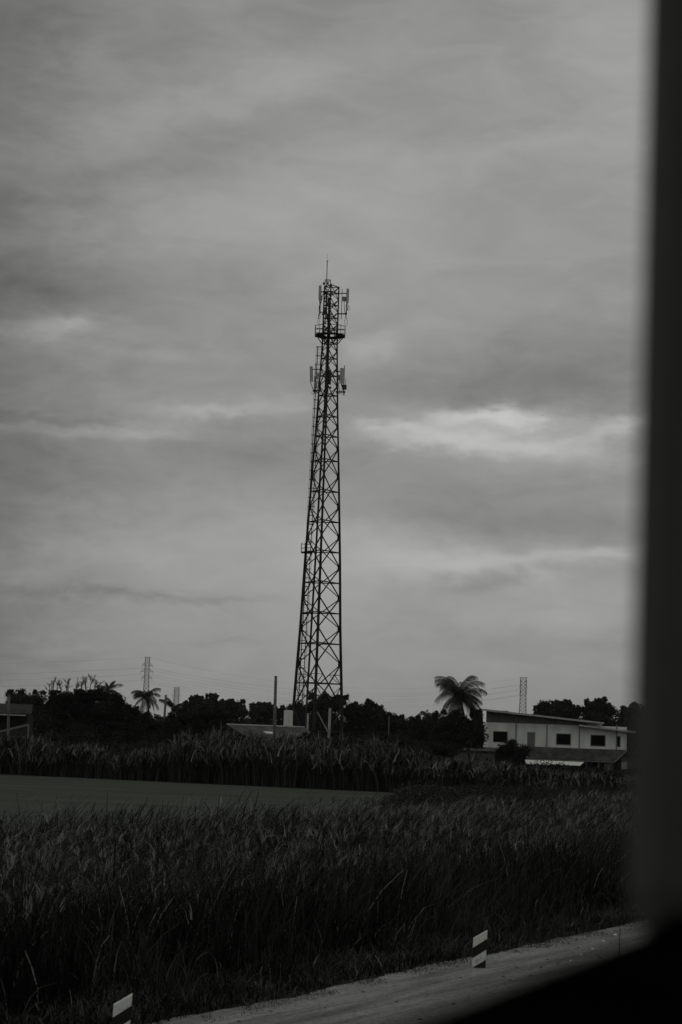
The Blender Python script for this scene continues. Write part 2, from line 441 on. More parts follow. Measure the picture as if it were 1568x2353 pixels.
# rough undergrowth behind the reeds, round the sheds and the foot of the tower
def undergrowth():
    cs, rs = [], []
    for i in range(760):
        y = random.uniform(141, 246); x = random.uniform(-.24, .22)*y
        # keep the sheds, tower and house clear
        if 146 < y < 182 and -10.5 < x < 2: continue
        if y > 238 and x > 13: continue
        h = random.uniform(.5, 1.2) + (1.2 if y > 190 else 0)
        if x > .045*y and y > 180: h = random.uniform(.15, .4)
        cs.append((x, y, h*.45)); rs.append((random.uniform(1, 2.6), 1.3, h))
    v, q, t_ = leaf_cloud(cs, rs, 10, .14)
    parts = [(v, q, t_*.5)]
    n = 9000; y = rng.uniform(139, 190, n); x = rng.uniform(-.24, .22, n)*y
    parts.append(blades(np.stack([x, y, np.zeros(n)], 1), np.where((x > .04*y), .38, 1)*rng.uniform(1., 2.9, n), rng.uniform(.04, .09, n), rng.normal(0, .3, (n, 2)), rng.uniform(0, .8, n), 4, np.clip(rng.normal(.35, .25, n), 0, 1), .2))
    v, q, t_ = merge(parts)
    tag(np_mesh('undergrowth', v, q, M['scrub'], tone=t_), 'rough undergrowth between the reeds and the trees', 'undergrowth', kind='stuff')
undergrowth()

# ------------------------------------------------------------------ trees
def tree(label, depth, blobs, trunk_x, name='broadleaf_tree', material='leaf', leaf=.22, per=9, ry=None, seed=0, group='trees along the horizon', core=.7, low=True, cat='tree', subr=.38, sub=11):
    """blobs: (x, y, rx, rz) in photo units at the tree's distance"""
    s = depth/F
    base = at(trunk_x, 1700, depth); base.z = 0
    root = empty(name, base, label, cat, group)
    bl = []; random.seed(seed)
    for (x, y, rx, rz) in blobs:
        p = at(x, y, depth); q = rx*s
        bl.append(((p.x, p.y + random.uniform(-.4, .4)*q, p.z), (rx*s, max(rx, rz)*s*.9, rz*s)))
    if name != 'bush':
        x0 = min(b[0]-b[2] for b in blobs); x1 = max(b[0]+b[2] for b in blobs)
        for (x, y, rx, rz) in blobs:           # uneven tufts breaking the top outline
            for q_ in range(3):
                f = random.uniform(.22, .42); p = at(x + random.uniform(-.85, .85)*rx, y - rz*random.uniform(.45, .98), depth)
                bl.append(((p.x, p.y, p.z), (rx*s*f, rx*s*f, rz*s*f*random.uniform(.8, 1.5))))
        for q_ in range(3):                    # skirts of the crown
            p = at(x0 + (x1-x0)*(.2+.3*q_), 1668 + random.uniform(-4, 6), depth); w_ = (x1-x0)*.24*s
            bl.append(((p.x, p.y+.3, p.z), (w_, w_, 16*s)))
        for q_ in range(3):
            p = at(x0 + (x1-x0)*(.2+.3*q_), 1692 + random.uniform(-4, 4), depth); w_ = (x1-x0)*.26*s
            bl.append(((p.x, p.y, max(.6, p.z)), (w_, w_, 17*s)))
    foliage('crown', bl, M[material], root, leaf, per, seed=seed, core=core, subr=subr, sub=sub)
    tm = MB(); top = max(b[0][2] for b in bl)
    c0 = Vector(bl[0][0])
    tr = max(.12, .02*top)
    tm.tube([base, base+Vector((.1, 0, top*.25)), Vector((base.x*.6+c0.x*.4, base.y, top*.5)), Vector((c0.x, base.y, top*.8))], [tr*1.4, tr, tr*.75, tr*.3], 8)
    for (c, r) in bl[:len(blobs)]:
        tm.tube([(base.x, base.y, top*.3), ((base.x+c[0])/2, base.y, (top*.35+c[2])/2), c], [tr*.6, tr*.4, tr*.12], 6)
    tm.build('trunk', M['bark'], root, smooth=True)
    return root

def far_wood():
    cs, rs = [], []
    for i in range(520):
        y = random.uniform(425, 470); x = random.uniform(-.27, .27)*y
        h = 3.7 + 1.5*mnoise.noise((x*.06, 0, 1)) + random.uniform(-.5, .5)
        cs.append((x, y, h*.6)); rs.append((random.uniform(2, 4), 2, h*.85))
    v, q, t_ = leaf_cloud(cs, rs, 2.6, .42)
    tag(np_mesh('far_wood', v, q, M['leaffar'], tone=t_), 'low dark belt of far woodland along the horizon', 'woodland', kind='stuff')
far_wood()
tree('rounded dark tree standing behind the old shed at the far left', 330, [(52,1612,34,24),(80,1614,26,24),(28,1624,20,22),(60,1640,45,22)], 58, seed=1, leaf=.2)
left = tree('broad black tree mass with bare twigs on its top, right of the old shed', 205, [(125,1632,46,36),(190,1630,50,38),(240,1634,44,34),(110,1668,48,34),(180,1675,60,36),(250,1672,56,36),(292,1650,30,28),(85,1690,26,22),(150,1604,34,17),(205,1602,34,17),(240,1604,28,14)], 175, seed=2, leaf=.13, per=16)
# bare twigs above that crown
def twigs():
    m = MB(); random.seed(5)
    def br(p, d, L, r, lev):
        q = p + d*L; mid = p + d*L*.5 + Vector((random.uniform(-.06,.06),0,random.uniform(-.03,.03)))*L
        m.tube([p, mid, q], [r, r*.75, r*.5], 5)
        if lev > 0:
            for k in range(random.randint(4, 5)):
                u = random.uniform(.2, 1)
                dd = (d + Vector((random.uniform(-1.1, 1.1), random.uniform(-.4,.4), random.uniform(-.3,.7)))*.85).normalized()
                br(p + d*L*u, dd, L*random.uniform(.35,.6), r*.62, lev-1)
    for x, y in [(112,1592),(122,1586),(131,1590),(142,1592),(152,1587),(158,1592),(173,1590),(186,1588),(196,1590),(206,1585),(214,1590),(222,1592)]:
        p = at(x, y+4, 204); br(p, Vector((random.uniform(-.35,.35), 0, 1)).normalized(), random.uniform(.8,1.2)*(1.3 if x == 206 else 1), .05, 3)
    m.build('bare_twigs', M['bark'], left)
twigs()
tree('low dark tree sloping down right of the bare twigs, beside the slim coconut palm', 215, [(300,1662,34,32),(335,1680,30,28),(375,1690,36,26),(420,1692,36,26),(285,1640,20,20),(320,1652,22,20)], 330, seed=3, leaf=.14, per=13)
tree('dark bushy tree left of the gable-roofed shed, behind the reeds', 200, [(410,1672,36,28),(455,1668,38,26),(500,1664,30,22),(430,1650,34,22),(475,1645,30,20)], 450, seed=4, leaf=.13, per=14)
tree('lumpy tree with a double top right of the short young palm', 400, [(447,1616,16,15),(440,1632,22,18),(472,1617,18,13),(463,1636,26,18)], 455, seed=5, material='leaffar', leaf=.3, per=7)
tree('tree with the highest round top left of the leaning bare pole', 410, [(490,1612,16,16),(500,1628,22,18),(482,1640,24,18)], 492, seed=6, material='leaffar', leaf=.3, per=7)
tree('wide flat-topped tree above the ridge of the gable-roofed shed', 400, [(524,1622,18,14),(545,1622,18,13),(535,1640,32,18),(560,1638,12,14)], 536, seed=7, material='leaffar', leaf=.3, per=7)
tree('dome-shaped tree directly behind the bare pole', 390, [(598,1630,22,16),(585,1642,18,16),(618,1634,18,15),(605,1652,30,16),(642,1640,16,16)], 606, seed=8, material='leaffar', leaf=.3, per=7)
tree('dark tree behind the left leg of the lattice tower', 360, [(665,1642,18,18),(685,1640,20,22),(660,1660,24,16)], 674, seed=9, leaf=.26, per=8)
tree('big dark tree behind the foot of the lattice tower', 300, [(729,1622,32,22),(765,1620,30,22),(745,1650,50,28),(700,1648,24,24),(785,1612,16,16)], 745, seed=10, leaf=.2, per=9)
tree('ragged-topped dark tree just right of the lattice tower', 300, [(805,1636,24,24),(835,1634,22,20),(820,1660,36,26),(848,1624,12,14)], 820, seed=11, leaf=.2, per=9)
tree('dark tree sloping down towards the small palm, right of the ragged tree', 310, [(872,1642,22,20),(895,1654,22,16),(870,1664,36,22),(915,1664,24,18),(940,1674,24,16)], 890, seed=12, leaf=.2, per=9)
tree('low dark tree under the small palm between the tower and the big palm', 280, [(965,1668,26,20),(990,1664,22,22),(950,1685,34,22),(985,1690,30,22)], 970, seed=13, leaf=.18, per=10)
tree('tall black domed tree round the trunk of the big coconut palm', 231, [(1032,1662,26,26),(1056,1664,28,26),(1020,1675,26,32),(1055,1685,44,34),(1092,1672,18,40),(1080,1700,26,26),(1103,1658,11,26),(1105,1695,12,26)], 1050, seed=14, leaf=.15, per=12)
tree('rounded tree behind the middle of the house roof', 380, [(1262,1632,32,20),(1290,1630,30,20),(1240,1645,18,18),(1320,1640,18,18),(1275,1650,50,20)], 1275, seed=15, leaf=.27, per=8)
tree('larger rough-topped tree behind the right end of the house roof', 380, [(1355,1632,18,20),(1377,1624,20,20),(1400,1636,18,18),(1370,1652,44,24)], 1375, seed=16, leaf=.27, per=8)
tree('tree furthest to the right, partly behind the window pillar', 370, [(1440,1642,22,16),(1470,1640,24,20),(1450,1662,40,22),(1510,1650,34,22)], 1450, seed=17, leaf=.26, per=8)
tree('round dark bush in front of the left window of the pale house', 236, [(1160,1722,20,16),(1176,1708,14,12),(1185,1724,20,16),(1206,1726,14,16)], 1175, name='bush', seed=18, leaf=.13, per=16, group=None, cat='bush')
for i, (x, y, r_, d_, lb) in enumerate([(20,1722,26,180,'low dark bush at the foot of the old shed'), (722,1698,34,148,'low bush at the right end of the gable-roofed shed'), (905,1706,34,190,'low bush below the dark tree right of the tower'), (850,1712,26,185,'low bush just right of the foot of the tower'), (1010,1722,34,200,'low bush left of the concrete ledge of the pale house'), (330,1722,40,185,'low wide bush below the slim coconut palm')]):
    tree(lb, d_, [(x, y, r_, r_*.6), (x+r_*.6, y+6, r_*.7, r_*.5), (x-r_*.6, y+5, r_*.7, r_*.5)], x, name='bush', seed=30+i, leaf=.13, per=12, group='bushes behind the reeds', cat='bush')

# palms
def palm(label, x, y, depth, rad, trunk_x, n=18, seed=0, up=.5, group='palms', droop=1.0, leafw=.05):
    """(x, y) crown heart; rad frond length in photo units"""
    random.seed(seed); s = depth/F; L = rad*s
    heart = at(x, y, depth); base = at(trunk_x, 1750, depth); base.z = 0
    root = empty('palm_tree', base, label, 'palm tree', group)
    tm = MB(); tr = max(.1, L*.045)
    pts = [base.lerp(heart, u) + Vector((math.sin(u*math.pi)*.25, 0, 0)) for u in (0, .15, .35, .6, .85, 1)]
    tm.tube(pts, [tr*1.7, tr*1.2, tr, tr*.95, tr*.9, tr*1.1], 8); tm.build('trunk', M['bark'], root, smooth=True)
    for i in range(n):
        V, Q, TN = [], [], []
        a = i*2.39996 + random.uniform(-.25, .25); el = R(random.uniform(5, 86)) if i > n*.25 else R(random.uniform(-45, 0))
        el = el*up*2 if up < .5 else el
        hd = Vector((math.cos(a), math.sin(a), 0)); fl = L*random.uniform(.72, 1.15)
        K = 22; p = heart.copy(); e = el; tw = random.uniform(-.03, .03); path = [p.copy()]; dirs = []
        for k in range(K):
            hd = Vector((math.cos(a + tw*k), math.sin(a + tw*k), 0)); d = hd*math.cos(e) + Vector((0,0,1))*math.sin(e); dirs.append(d.copy()); p = p + d*fl/K; path.append(p.copy())
            e -= droop*(.045 + .085*k/K)*(1.15 if el > .5 else .9)
        dirs.append(dirs[-1]); side = Vector((-hd.y, hd.x, 0))
        rm = MB(); rm.tube(path, [tr*.28*(1-.8*k/K) for k in range(K+1)], 4, cap=False)
        tone = random.uniform(.15, .55)
        for (vx) in rm.v: V.append(vx); TN.append(tone+.2)
        Q += rm.f
        for k in range(2, K+1):
            for sub_ in (0, .5):
                u = (k - sub_)/K
                pp = path[k].lerp(path[k-1], sub_); dd = dirs[k]
                ll = fl*.29*math.sin(math.pi*min(1, .12+u*.86))**.6*random.uniform(.8, 1.1)
                for sg in (-1, 1):
                    o = (side*sg*.62 + dd*.6 + Vector((0,0,-.25))).normalized()
                    sag = Vector((0,0,-1))*ll*random.uniform(.4, .95)
                    m1 = pp + o*ll*.5 + sag*.18; m2 = pp + o*ll*.9 + sag
                    wv = dd*leafw*L/3.2*.8
                    b = len(V); V += [tuple(pp - wv*.5), tuple(pp + wv*.5), tuple(m1 + wv*.6), tuple(m1 - wv*.6), tuple(m2 + wv*.1), tuple(m2 - wv*.1)]
                    tt_ = min(1, max(0, tone + random.uniform(-.15, .2))); TN += [tt_]*6
                    Q += [(b, b+1, b+2, b+3), (b+3, b+2, b+4, b+5)]
        np_mesh('frond', V, Q, M['palm'], root, tone=TN)
    cm = MB()
    for i in range(6):
        a = i*1.05; c = heart + Vector((math.cos(a)*tr*2, math.sin(a)*tr*2, -tr*1.5))
        vs, fs = ico_blob(c, (.13, .13, .16), i, 1); cm.add(vs, fs)
    cm.build('coconuts', M['bark'], root, smooth=True)
    return root
palm('big coconut palm with a full drooping crown, left of the pale house', 1057, 1603, 236, 78, 1078, n=36, seed=12, droop=.80, leafw=.042)
palm('slim coconut palm below the nearest pylon', 337, 1602, 235, 40, 346, n=20, seed=5, leafw=.06, droop=.8)
palm('palm rising from the top of the broad black tree mass', 250, 1585, 225, 33, 250, n=16, seed=6, leafw=.06, droop=.65)
palm('short young palm with upright fronds right of the stubby pole', 399, 1626, 240, 36, 399, n=15, seed=7, droop=.5, leafw=.08)
palm('small far palm between the lattice tower and the big palm', 979, 1641, 300, 22, 980, n=15, seed=8)

# ------------------------------------------------------------------ lattice tower
DT = 192.0; ST = DT/F
AX = lambda y: 729.1 + (1595 - y)*.0341
tbase = at(AX(1762), 1762, DT); tbase.z = 0
tower = empty('lattice_tower', tbase, 'tall three-legged steel lattice mast carrying phone antennas in the middle of the photo', 'radio tower')
PH = R(-3.3)
def zt(y): return at(AX(y), y, DT).z
WID = [(640,33.6),(789,34.5),(945,47.4),(1091,62.5),(1289,81.1),(1441,92.3),(1595,108.2),(1790,126)]
def TR(y): return np.interp(y, [w_[0] for w_ in WID], [w_[1] for w_ in WID])*ST/1.729
def corner(k, y, sc=1.0):          # k: 0 front, 1 right, 2 left
    a = PH + R(120)*k; r = float(TR(y))*sc
    return Vector((tbase.x + r*math.sin(a), DT - r*math.cos(a), zt(y)))
ZB = 1762
H_ = [658,673,701,730,757,789,823,863,908,956,1002,1058,1128.5,1198,1267.5,1338,1408,1478.5,1570,1680]
for k in range(3):
    m = MB()
    ys = [656,789,945,1091,1289,1441,1595,ZB]
    lw = [.13,.15,.17,.2,.24,.26,.28,.3]
    for i in range(len(ys)-1):
        a, b = corner(k, ys[i]), corner(k, ys[i+1]); m.tube([a, b], [lw[i]/2, lw[i+1]/2], 8)
    for i in range(5, len(H_)-1):
        yg = (H_[i]+H_[i+1])/2; p = corner(k, yg); sz = .075 + .009*(i-5)
        for o_ in (k+1, k+2):
            q = corner(o_ % 3, yg); d = (q-p).normalized()
            m.obox(p + d*sz*.8, d*sz*.75, Vector((0,0,1))*sz*1.25, d.cross(Vector((0,0,1)))*.012)
    m.box((corner(k,ZB).x-.45, corner(k,ZB).y-.45, -.2), (corner(k,ZB).x+.45, corner(k,ZB).y+.45, .35))
    m.build('leg', M['steel'], tower)
for (ka, kb) in ((0,1),(1,2),(2,0)):
    m = MB(); ws = .075
    nodes = [H_[0]] + [(H_[i]+H_[i+1])/2 for i in range(1, len(H_)-1)] + [1790]
    for i, y in enumerate(H_):
        w_ = .07 + .002*i; m.bar(corner(ka, y), corner(kb, y), w_, w_)
    for i in range(len(nodes)-1):
        a, b = nodes[i], nodes[i+1]; b = min(b, ZB)
        w_ = .055 + .0025*i
        m.bar(corner(ka, a), corner(kb, b), w_, w_); m.bar(corner(kb, a), corner(ka, b), w_, w_)
        if i >= len(nodes)-3:            # secondary bracing in the tallest bottom panels
            for (p0, p1) in ((ka, kb), (kb, ka)):
                for u in (.25, .75):
                    yy = a + (b-a)*u
                    c = corner(p0, a).lerp(corner(p1, b), u if u < .5 else u)
                    leg = corner(p0 if u < .5 else p1, yy)
                    m.bar(c, leg, .055, .055)
                    m.bar(c, corner(p0 if u < .5 else p1, (a+b)/2), .055, .055)
    m.build('lattice_bracing', M['steel'], tower)

# cable tray
m = MB(); cp = [(740,0.2),(945,.23),(1098,.33),(1289,.36),(1441,.41),(1595,.42),(1745,.42)]
pts = []
for y, fr in cp:
    a, b = corner(0, y, .93), corner(2, y, .93); pts.append(a.lerp(b, fr))
m2 = MB()
d_ = (corner(2,1400)-corner(0,1400)).normalized()
for o_ in (-.13, .13): m.tube([p + d_*o_ for p in pts], .045, 5)
for i in range(len(pts)-1):
    n_ = 14
    for j in range(n_):
        p = pts[i].lerp(pts[i+1], j/n_); m.bar(p - d_*.13, p + d_*.13, .03, .03)
tr_ = m.build('cable_tray', M['steel'], tower)
for o_ in (-.08, -.03, .02, .07): m2.tube([p + d_*o_ + Vector((0, .04, 0)) for p in pts], .034, 5)
m2.build('feeder_cables', M['tray'], tr_)
m = MB(); m.tube([corner(0, 700, .8) + Vector((-.12,0,0)), corner(0, 945, .8)+Vector((-.14,0,0))], .09, 6); m.build('cable_bundle', M['cable'], tower)

# caged ladder
def lad(y):
    off = np.interp(y, [794, 1600, 1760], [-22.5, -38.5, -41])*ST
    return Vector((tbase.x + off, DT + float(TR(y))*.5 + .12, zt(y)))
m = MB(); L0, L1 = lad(794), lad(1745)
for sx in (-.2, .2): m.tube([L0 + Vector((sx, 0, 0)), L1 + Vector((sx, 0, 0))], .032, 5)
nr = 130
for i in range(nr): p = L0.lerp(L1, i/nr); m.bar(p+Vector((-.2,0,0)), p+Vector((.2,0,0)), .022, .022)
ladder = m.build('ladder', M['steel'], tower)
m = MB(); nh = 46
for i in range(nh):
    p = L0.lerp(L1, i/nh)
    m.tube([p + Vector((.33*math.cos(a), .32*math.sin(a)+.3, 0)) for a in [R(-90+15*j) for j in range(25)]], .026, 4)
for a in (-60, 0, 60, 120, 180, 240):
    o_ = Vector((.33*math.cos(R(a)), .32*math.sin(R(a))+.3, 0)); m.tube([L0+o_, L1+o_], .019, 4)
m.build('safety_cage', M['steel'], ladder)

# work platform
def ring_platform():
    c = Vector((tbase.x + .03, DT, zt(771))); r0, r1, n = .75, 1.58, 8
    m = MB(); P = lambda r, k, z=0: c + Vector((r*math.cos(R(22.5+45*k)), r*math.sin(R(22.5+45*k)), z))
    for k in range(n):
        for j in range(7):
            ra_ = r0 + (r1-r0)*j/7; m.bar(P(ra_,k,.02), P(ra_,k+1,.02), .035, .05)
        for j in range(3): u = j/3; m.bar(P(r0,k).lerp(P(r0,k+1),u), P(r1,k).lerp(P(r1,k+1),u), .05, .06)
        m.bar(P(r1,k,-.02), P(r1,k+1,-.02), .06, .10)
        if k % 2 == 0: m.bar(P(1.3,k,-.05), c + Vector((.5*math.cos(R(22.5+45*k)), .5*math.sin(R(22.5+45*k)), -.75)), .06, .06)
    for k in range(3):
        q = corner(k, 790); m.bar(q, c + (Vector((q.x-c.x, q.y-c.y, 0)).normalized()*1.45) + Vector((0,0,-.05)), .07, .07)
    pf = m.build('work_platform', M['steel'], tower)
    m = MB()
    for k in range(n):
        m.bar(P(r1,k), P(r1,k,.86), .065)
        m.bar(P(r1,k).lerp(P(r1,k+1),.5), P(r1,k,.86).lerp(P(r1,k+1,.86),.5), .05)
        for z_ in (.43, .84): m.bar(P(r1,k,z_), P(r1,k+1,z_), .055)
    m.build('railing', M['steel'], pf)
ring_platform()
def rest_platform():
    m = MB(); a = at(692, 1267, DT); b = at(716, 1267, DT); y0, y1 = DT+.35, DT+1.7
    m.box((a.x, y0, a.z-.04), (b.x, y1, a.z+.04)); m.bar((a.x+.2, y0, a.z), (b.x-.1, y0, a.z-.8), .05)
    pf = m.build('rest_platform', M['steel'], tower); m = MB(); zt_ = a.z+.84
    for x in (a.x, (a.x+b.x)/2-.15, b.x-.1):
        for y in (y0, y1): m.bar((x,y,a.z), (x,y,zt_), .045)
    for z_ in (a.z+.42, zt_):
        for y in (y0, y1): m.bar((a.x,y,z_), (b.x-.1,y,z_), .035)
        m.bar((a.x,y0,z_), (a.x,y1,z_), .035)
    m.build('railing', M['steel'], pf)
rest_platform()
# head frame, lightning rod, warning lamps
m = MB(); a = at(747.2, 658, DT); b = at(759.4, 658, DT); hz = at(752, 644.5, DT).z
for x in (a.x, b.x):
    for y in (DT-.3, DT+.25): m.bar((x,y,a.z), (x,y,hz), .06)
for z_ in (a.z, hz):
    for y in (DT-.3, DT+.25): m.bar((a.x,y,z_), (b.x,y,z_), .06)
    for x in (a.x, b.x): m.bar((x,DT-.3,z_), (x,DT+.25,z_), .06)
head = m.build('head_frame', M['steel'], tower)
m = MB(); r0 = at(750.8, 657, DT); r1 = at(752.4, 600, DT); r2 = at(752.6, 584, DT)
m.tube([r0, r1], .04, 6); m.tube([r1, r2], .012, 5); m.bar(r1+Vector((-.13,0,0)), r1+Vector((.13,0,0)), .05); m.build('lightning_rod', M['steel'], tower)
for (x, y) in ((744.5, 651), (753.8, 650.5)):
    m = MB(); c = at(x, y, DT-.3); m.tube([c-Vector((0,0,.14)), c+Vector((0,0,.04)), c+Vector((0,0,.14))], [.09,.09,.03], 8); m.bar(c, c+Vector((.15 if x < 748 else 0, 0, -.15)), .03); m.build('warning_lamp', M['radiodark'], head)
# antennas. each mast pipe with panel, radios, arms and cables
def panel(x0, y0, x1, y1, material='antenna', parent=None, dy=0, thick=.14, name='antenna_panel', tilt=0):
    p0 = at((x0+x1)/2, y0, DT); p1 = at((x0+x1)/2, y1, DT); w_ = (x1-x0)*ST/2
    c = (p0+p1)/2; c.y = DT+dy; m = MB()
    m.obox(c, Vector((w_, thick*.25, 0)), Vector((-thick*.12, thick*.5, 0)), Vector((tilt, 0, (p0.z-p1.z)/2)))
    return m.build(name, M[material], parent or tower, bevel=.02)
def arm(x0, x1, y, dy=0, w=.07):
    a = at(x0, y, DT); b = at(x1, y, DT); a.y = b.y = DT+dy
    m = MB(); m.bar(a, b, w); m.obox(a, (.08,0,0), (0,.08,0), (0,0,.08)); m.obox(b, (.08,0,0), (0,.08,0), (0,0,.08)); return m.build('mounting_arm', M['steel'], tower)
def pipe(x, y0, y1, dy=0, r=.035):
    a, b = at(x, y0, DT), at(x, y1, DT); a.x = b.x = (a.x+b.x)/2; a.y = b.y = DT+dy
    m = MB(); m.tube([a, b], r, 6); return m.build('mounting_pipe', M['steel'], tower)
def cable(pts, dy=0, r=.022, loops=()):
    m = MB(); P = [at(x, y, DT)+Vector((0,dy,0)) for x, y in pts]
    m.tube(P, r, 5)
    for (x, y, rx, ry) in loops:
        m.tube([at(x + rx*math.sin(R(t_))*(1-.35*math.cos(R(t_))), y - ry*math.cos(R(t_)), DT)+Vector((0,dy,0)) for t_ in range(0, 361, 24)], .018, 5)
    return m.build('jumper_cable', M['cable'], tower)
panel(732.7,658,738.8,690, dy=-.3); panel(736.2,679,741,690,'radio',dy=-.1,name='radio_unit',thick=.2)
pipe(737.0, 655, 723, -.12); arm(738.5,748,671,-.1); arm(735.5,748,718,-.1)
cable([(734.5,690),(735.5,700),(733.6,709),(735,718),(732.8,726),(732.6,732)], -.2, .045, [(732.4,738.5,1.9,6.5),(735,729,1.6,4)])
cable([(740,690),(737,699),(735,706),(734,716)], -.1, .03)
panel(796.3,665,802,696.6, dy=-.25); panel(787.3,682,796,692,'radio',dy=.0,name='radio_unit',thick=.22)
pipe(785.6, 665, 734, -.1, .03); pipe(797.4, 663, 722, -.1); arm(778,797.5,674.5,-.08,.08); arm(777,796,721.5,-.08,.1)
cable([(797.5,696),(796,704),(797,711),(795,722),(795.4,732)], -.15, .05, [(795.4,740,3.0,8.5),(801.5,709,2.0,5)])
cable([(791,692),(791.5,704),(792.6,716),(794,724)], -.1, .03); cable([(799,697),(800,704),(798,714)], -.1, .03)
panel(749,676,752.5,700,'radiodark',dy=.1); panel(753.5,686,757.5,704,'radiodark',dy=-.5,name='radio_unit',thick=.2); arm(744,763,673,-.45,.08); arm(744,765,679,-.5,.06)
panel(746,705,749.5,722,'radiodark',dy=.2,name='radio_unit',thick=.2); arm(742,763,724,-.4,.06)
cable([(751,702),(750,714),(752,728),(754,742),(755,757)], -.4, .07); cable([(748,722),(747,735),(750,747)], -.3, .03, [(750,740,3,6)])
# middle cluster
panel(712.5,843,719.4,878, dy=-.3, tilt=-.04); pipe(724.2,836,905,-.1); arm(717,737,849.5,-.1); arm(722,736,897.5,-.1,.11)
panel(728.2,859,734.8,871.5,'antenna',dy=-.25,name='radio_unit',thick=.22); panel(722.5,864,727.4,877,'radio',dy=-.05,name='radio_unit',thick=.2); panel(722.2,880,728.8,892,'radio',dy=-.2,name='radio_unit',thick=.22)
cable([(714,878),(717,888),(720,896),(721,902)], -.2, .035, [(719.5,902,2.4,5)]); cable([(731,872),(732,884),(729,898)], -.2, .03, [(726,902,3,4)]); cable([(726,892),(725,900),(731,903),(734,898)], -.15, .05)
panel(781.8,847,792.3,882.7, dy=-.3); pipe(791,840,908,-.1); arm(774,786,854,-.08,.09); arm(774,792,901,-.08,.11)
panel(777.0,861.7,781.8,873.8,'radio',dy=-.1,name='radio_unit',thick=.22); panel(787,885,796.4,896,'radiodark',dy=-.2,name='radio_unit',thick=.25); pipe(794.4,869,886,-.05,.02)
cable([(785,883),(787,890),(790,899),(791,909)], -.2, .06, [(784,902,2.6,4.2),(780,903,2,3)]); cable([(780,874),(778,886),(781,900)], -.1, .025)
panel(755.5,853.7,761.2,886.7,'radiodark', dy=-.75); pipe(755,850,905,-.6); arm(749,760,893,-.6,.08)
cable([(754,868),(752,885),(751,905),(750,935)], -.4, .12)
panel(747,868,752,884,'radiodark',dy=-.5,name='radio_unit',thick=.2)

# equipment cabinet on its stand
cb = at(662, 1676, 188.0); root = empty('equipment_cabinet', (cb.x, 188, 0), 'pale upright metal cabinet raised on a stand at the left foot of the tower', 'cabinet')
s_ = 188/F; m = MB(); m.box((cb.x-10.2*s_, 187.6, cb.z), (cb.x+10.2*s_, 188.4, cb.z+43*s_)); m.build('cabinet_body', M['cabinet'], root, bevel=.03)
m = MB(); m.box((cb.x-9.2*s_, 187.57, cb.z+.06), (cb.x-.3*s_, 187.6, cb.z+41.5*s_)); m.build('door', M['cabinet'], root)
m = MB(); m.box((cb.x+.3*s_, 187.57, cb.z+.06), (cb.x+9.2*s_, 187.6, cb.z+41.5*s_)); m.build('door', M['cabinet'], root)
m = MB()
for x in (-.36, .3): m.box((cb.x+x-.05, 187.7, 0), (cb.x+x+.05, 188.3, cb.z))
m.bar((cb.x-.4,188,cb.z-.05), (cb.x+.4,188,cb.z-.05), .1); m.build('stand', M['steel'], root)
m = MB(); q = at(666, 1634, 188); m.tube([q, at(665.5,1618,188), at(673,1617,188), at(674,1633,188)], .05, 6); m.tube([at(661,1634,188), at(661,1626,188)], .05, 6); m.build('vent_pipe', M['steel'], root)
# pale pole with a slanting brace in front of the tower's foot
b_ = at(755.2, 1700, 184); root = empty('support_pole', (b_.x, 184, 0), 'short pale concrete pole with a slanting brace in front of the tower foot', 'pole')
t_ = at(759, 1627, 184); m = MB(); m.tube([(b_.x, 184, 0), (b_.x+.02, 184, b_.z), t_], [.13,.13,.12], 8); m.build('pole', M['palepole'], root, smooth=True)
m = MB(); m.bar(at(729.5,1636,184.0), at(755.6,1684,183.9), .1); m.build('brace', M['palepole'], root)
b_ = at(706.3, 1690, 185); t_ = at(708.3, 1639, 185); m = MB(); m.tube([(b_.x,185,0), t_], [.1,.09], 8)
tag(m.build('fence_post', M['palepole'], smooth=True), 'thin pale post between the left legs of the tower', 'post')
# bare poles
def pole(label, x0, y0, x1, y1, depth, r, kind='utility_pole'):
    a = at(x0, y0, depth); b = at(x1, y1, depth); d = (a-b); base = b - d*(b.z/d.z); base.z = 0
    root = empty(kind, base, label, 'pole')
    m = MB(); m.tube([base, b, a], [r*1.25, r*1.1, r], 10); m.build('pole_shaft', M['concrete'], root, smooth=True)
    m = MB(); m.tube([a, a+Vector((0,0,.05))], [r*1.12, r*1.05], 10); m.build('cap', M['steel'], root)
pole('tall bare concrete pole left of the pale cabinet', 634.2, 1555, 630.4, 1700, 150, .105)
pole('stubby bare pole between the slim palm and the young palm', 381.6, 1598, 377.5, 1662, 222, .12)
pole('thin grey pole in front of the old shed at the far left', 21, 1596, 19, 1706, 160, .10)
pole('very thin far pole right of the tower, before the dark tree', 894.4, 1645, 893.2, 1700, 205, .05)

# ------------------------------------------------------------------ pale two-storey house on the right
HD = 247.0; hs = HD/F
def hp(x, y, dy=0): p = at(x, y, HD); return Vector((p.x, HD+dy, p.z))
hbase = hp(1278, 1760); hbase.z = 0
house = empty('house', hbase, 'long pale two-storey house with a sloping flat roof and dark windows at the right', 'house')
xl, xr = hp(1116,1690).x, hp(1440.5,1700).x
z0 = hp(1278, 1722.5).z; z1 = hp(1250, 1664).z
def win_rect(x0, y0, x1, y1): a = hp(x0, y0); b = hp(x1, y1); return (a.x, b.x, b.z, a.z)
wins = [win_rect(1134.8,1681,1165.6,1705), win_rect(1279.8,1686.5,1310.8,1711), win_rect(1358.8,1689.5,1390.4,1714)]
door_ = win_rect(1212.3,1682,1229.5,1716)
slit = [win_rect(1418.8,1692.5,1424.8,1715.5)]
openings = sorted(wins + slit)
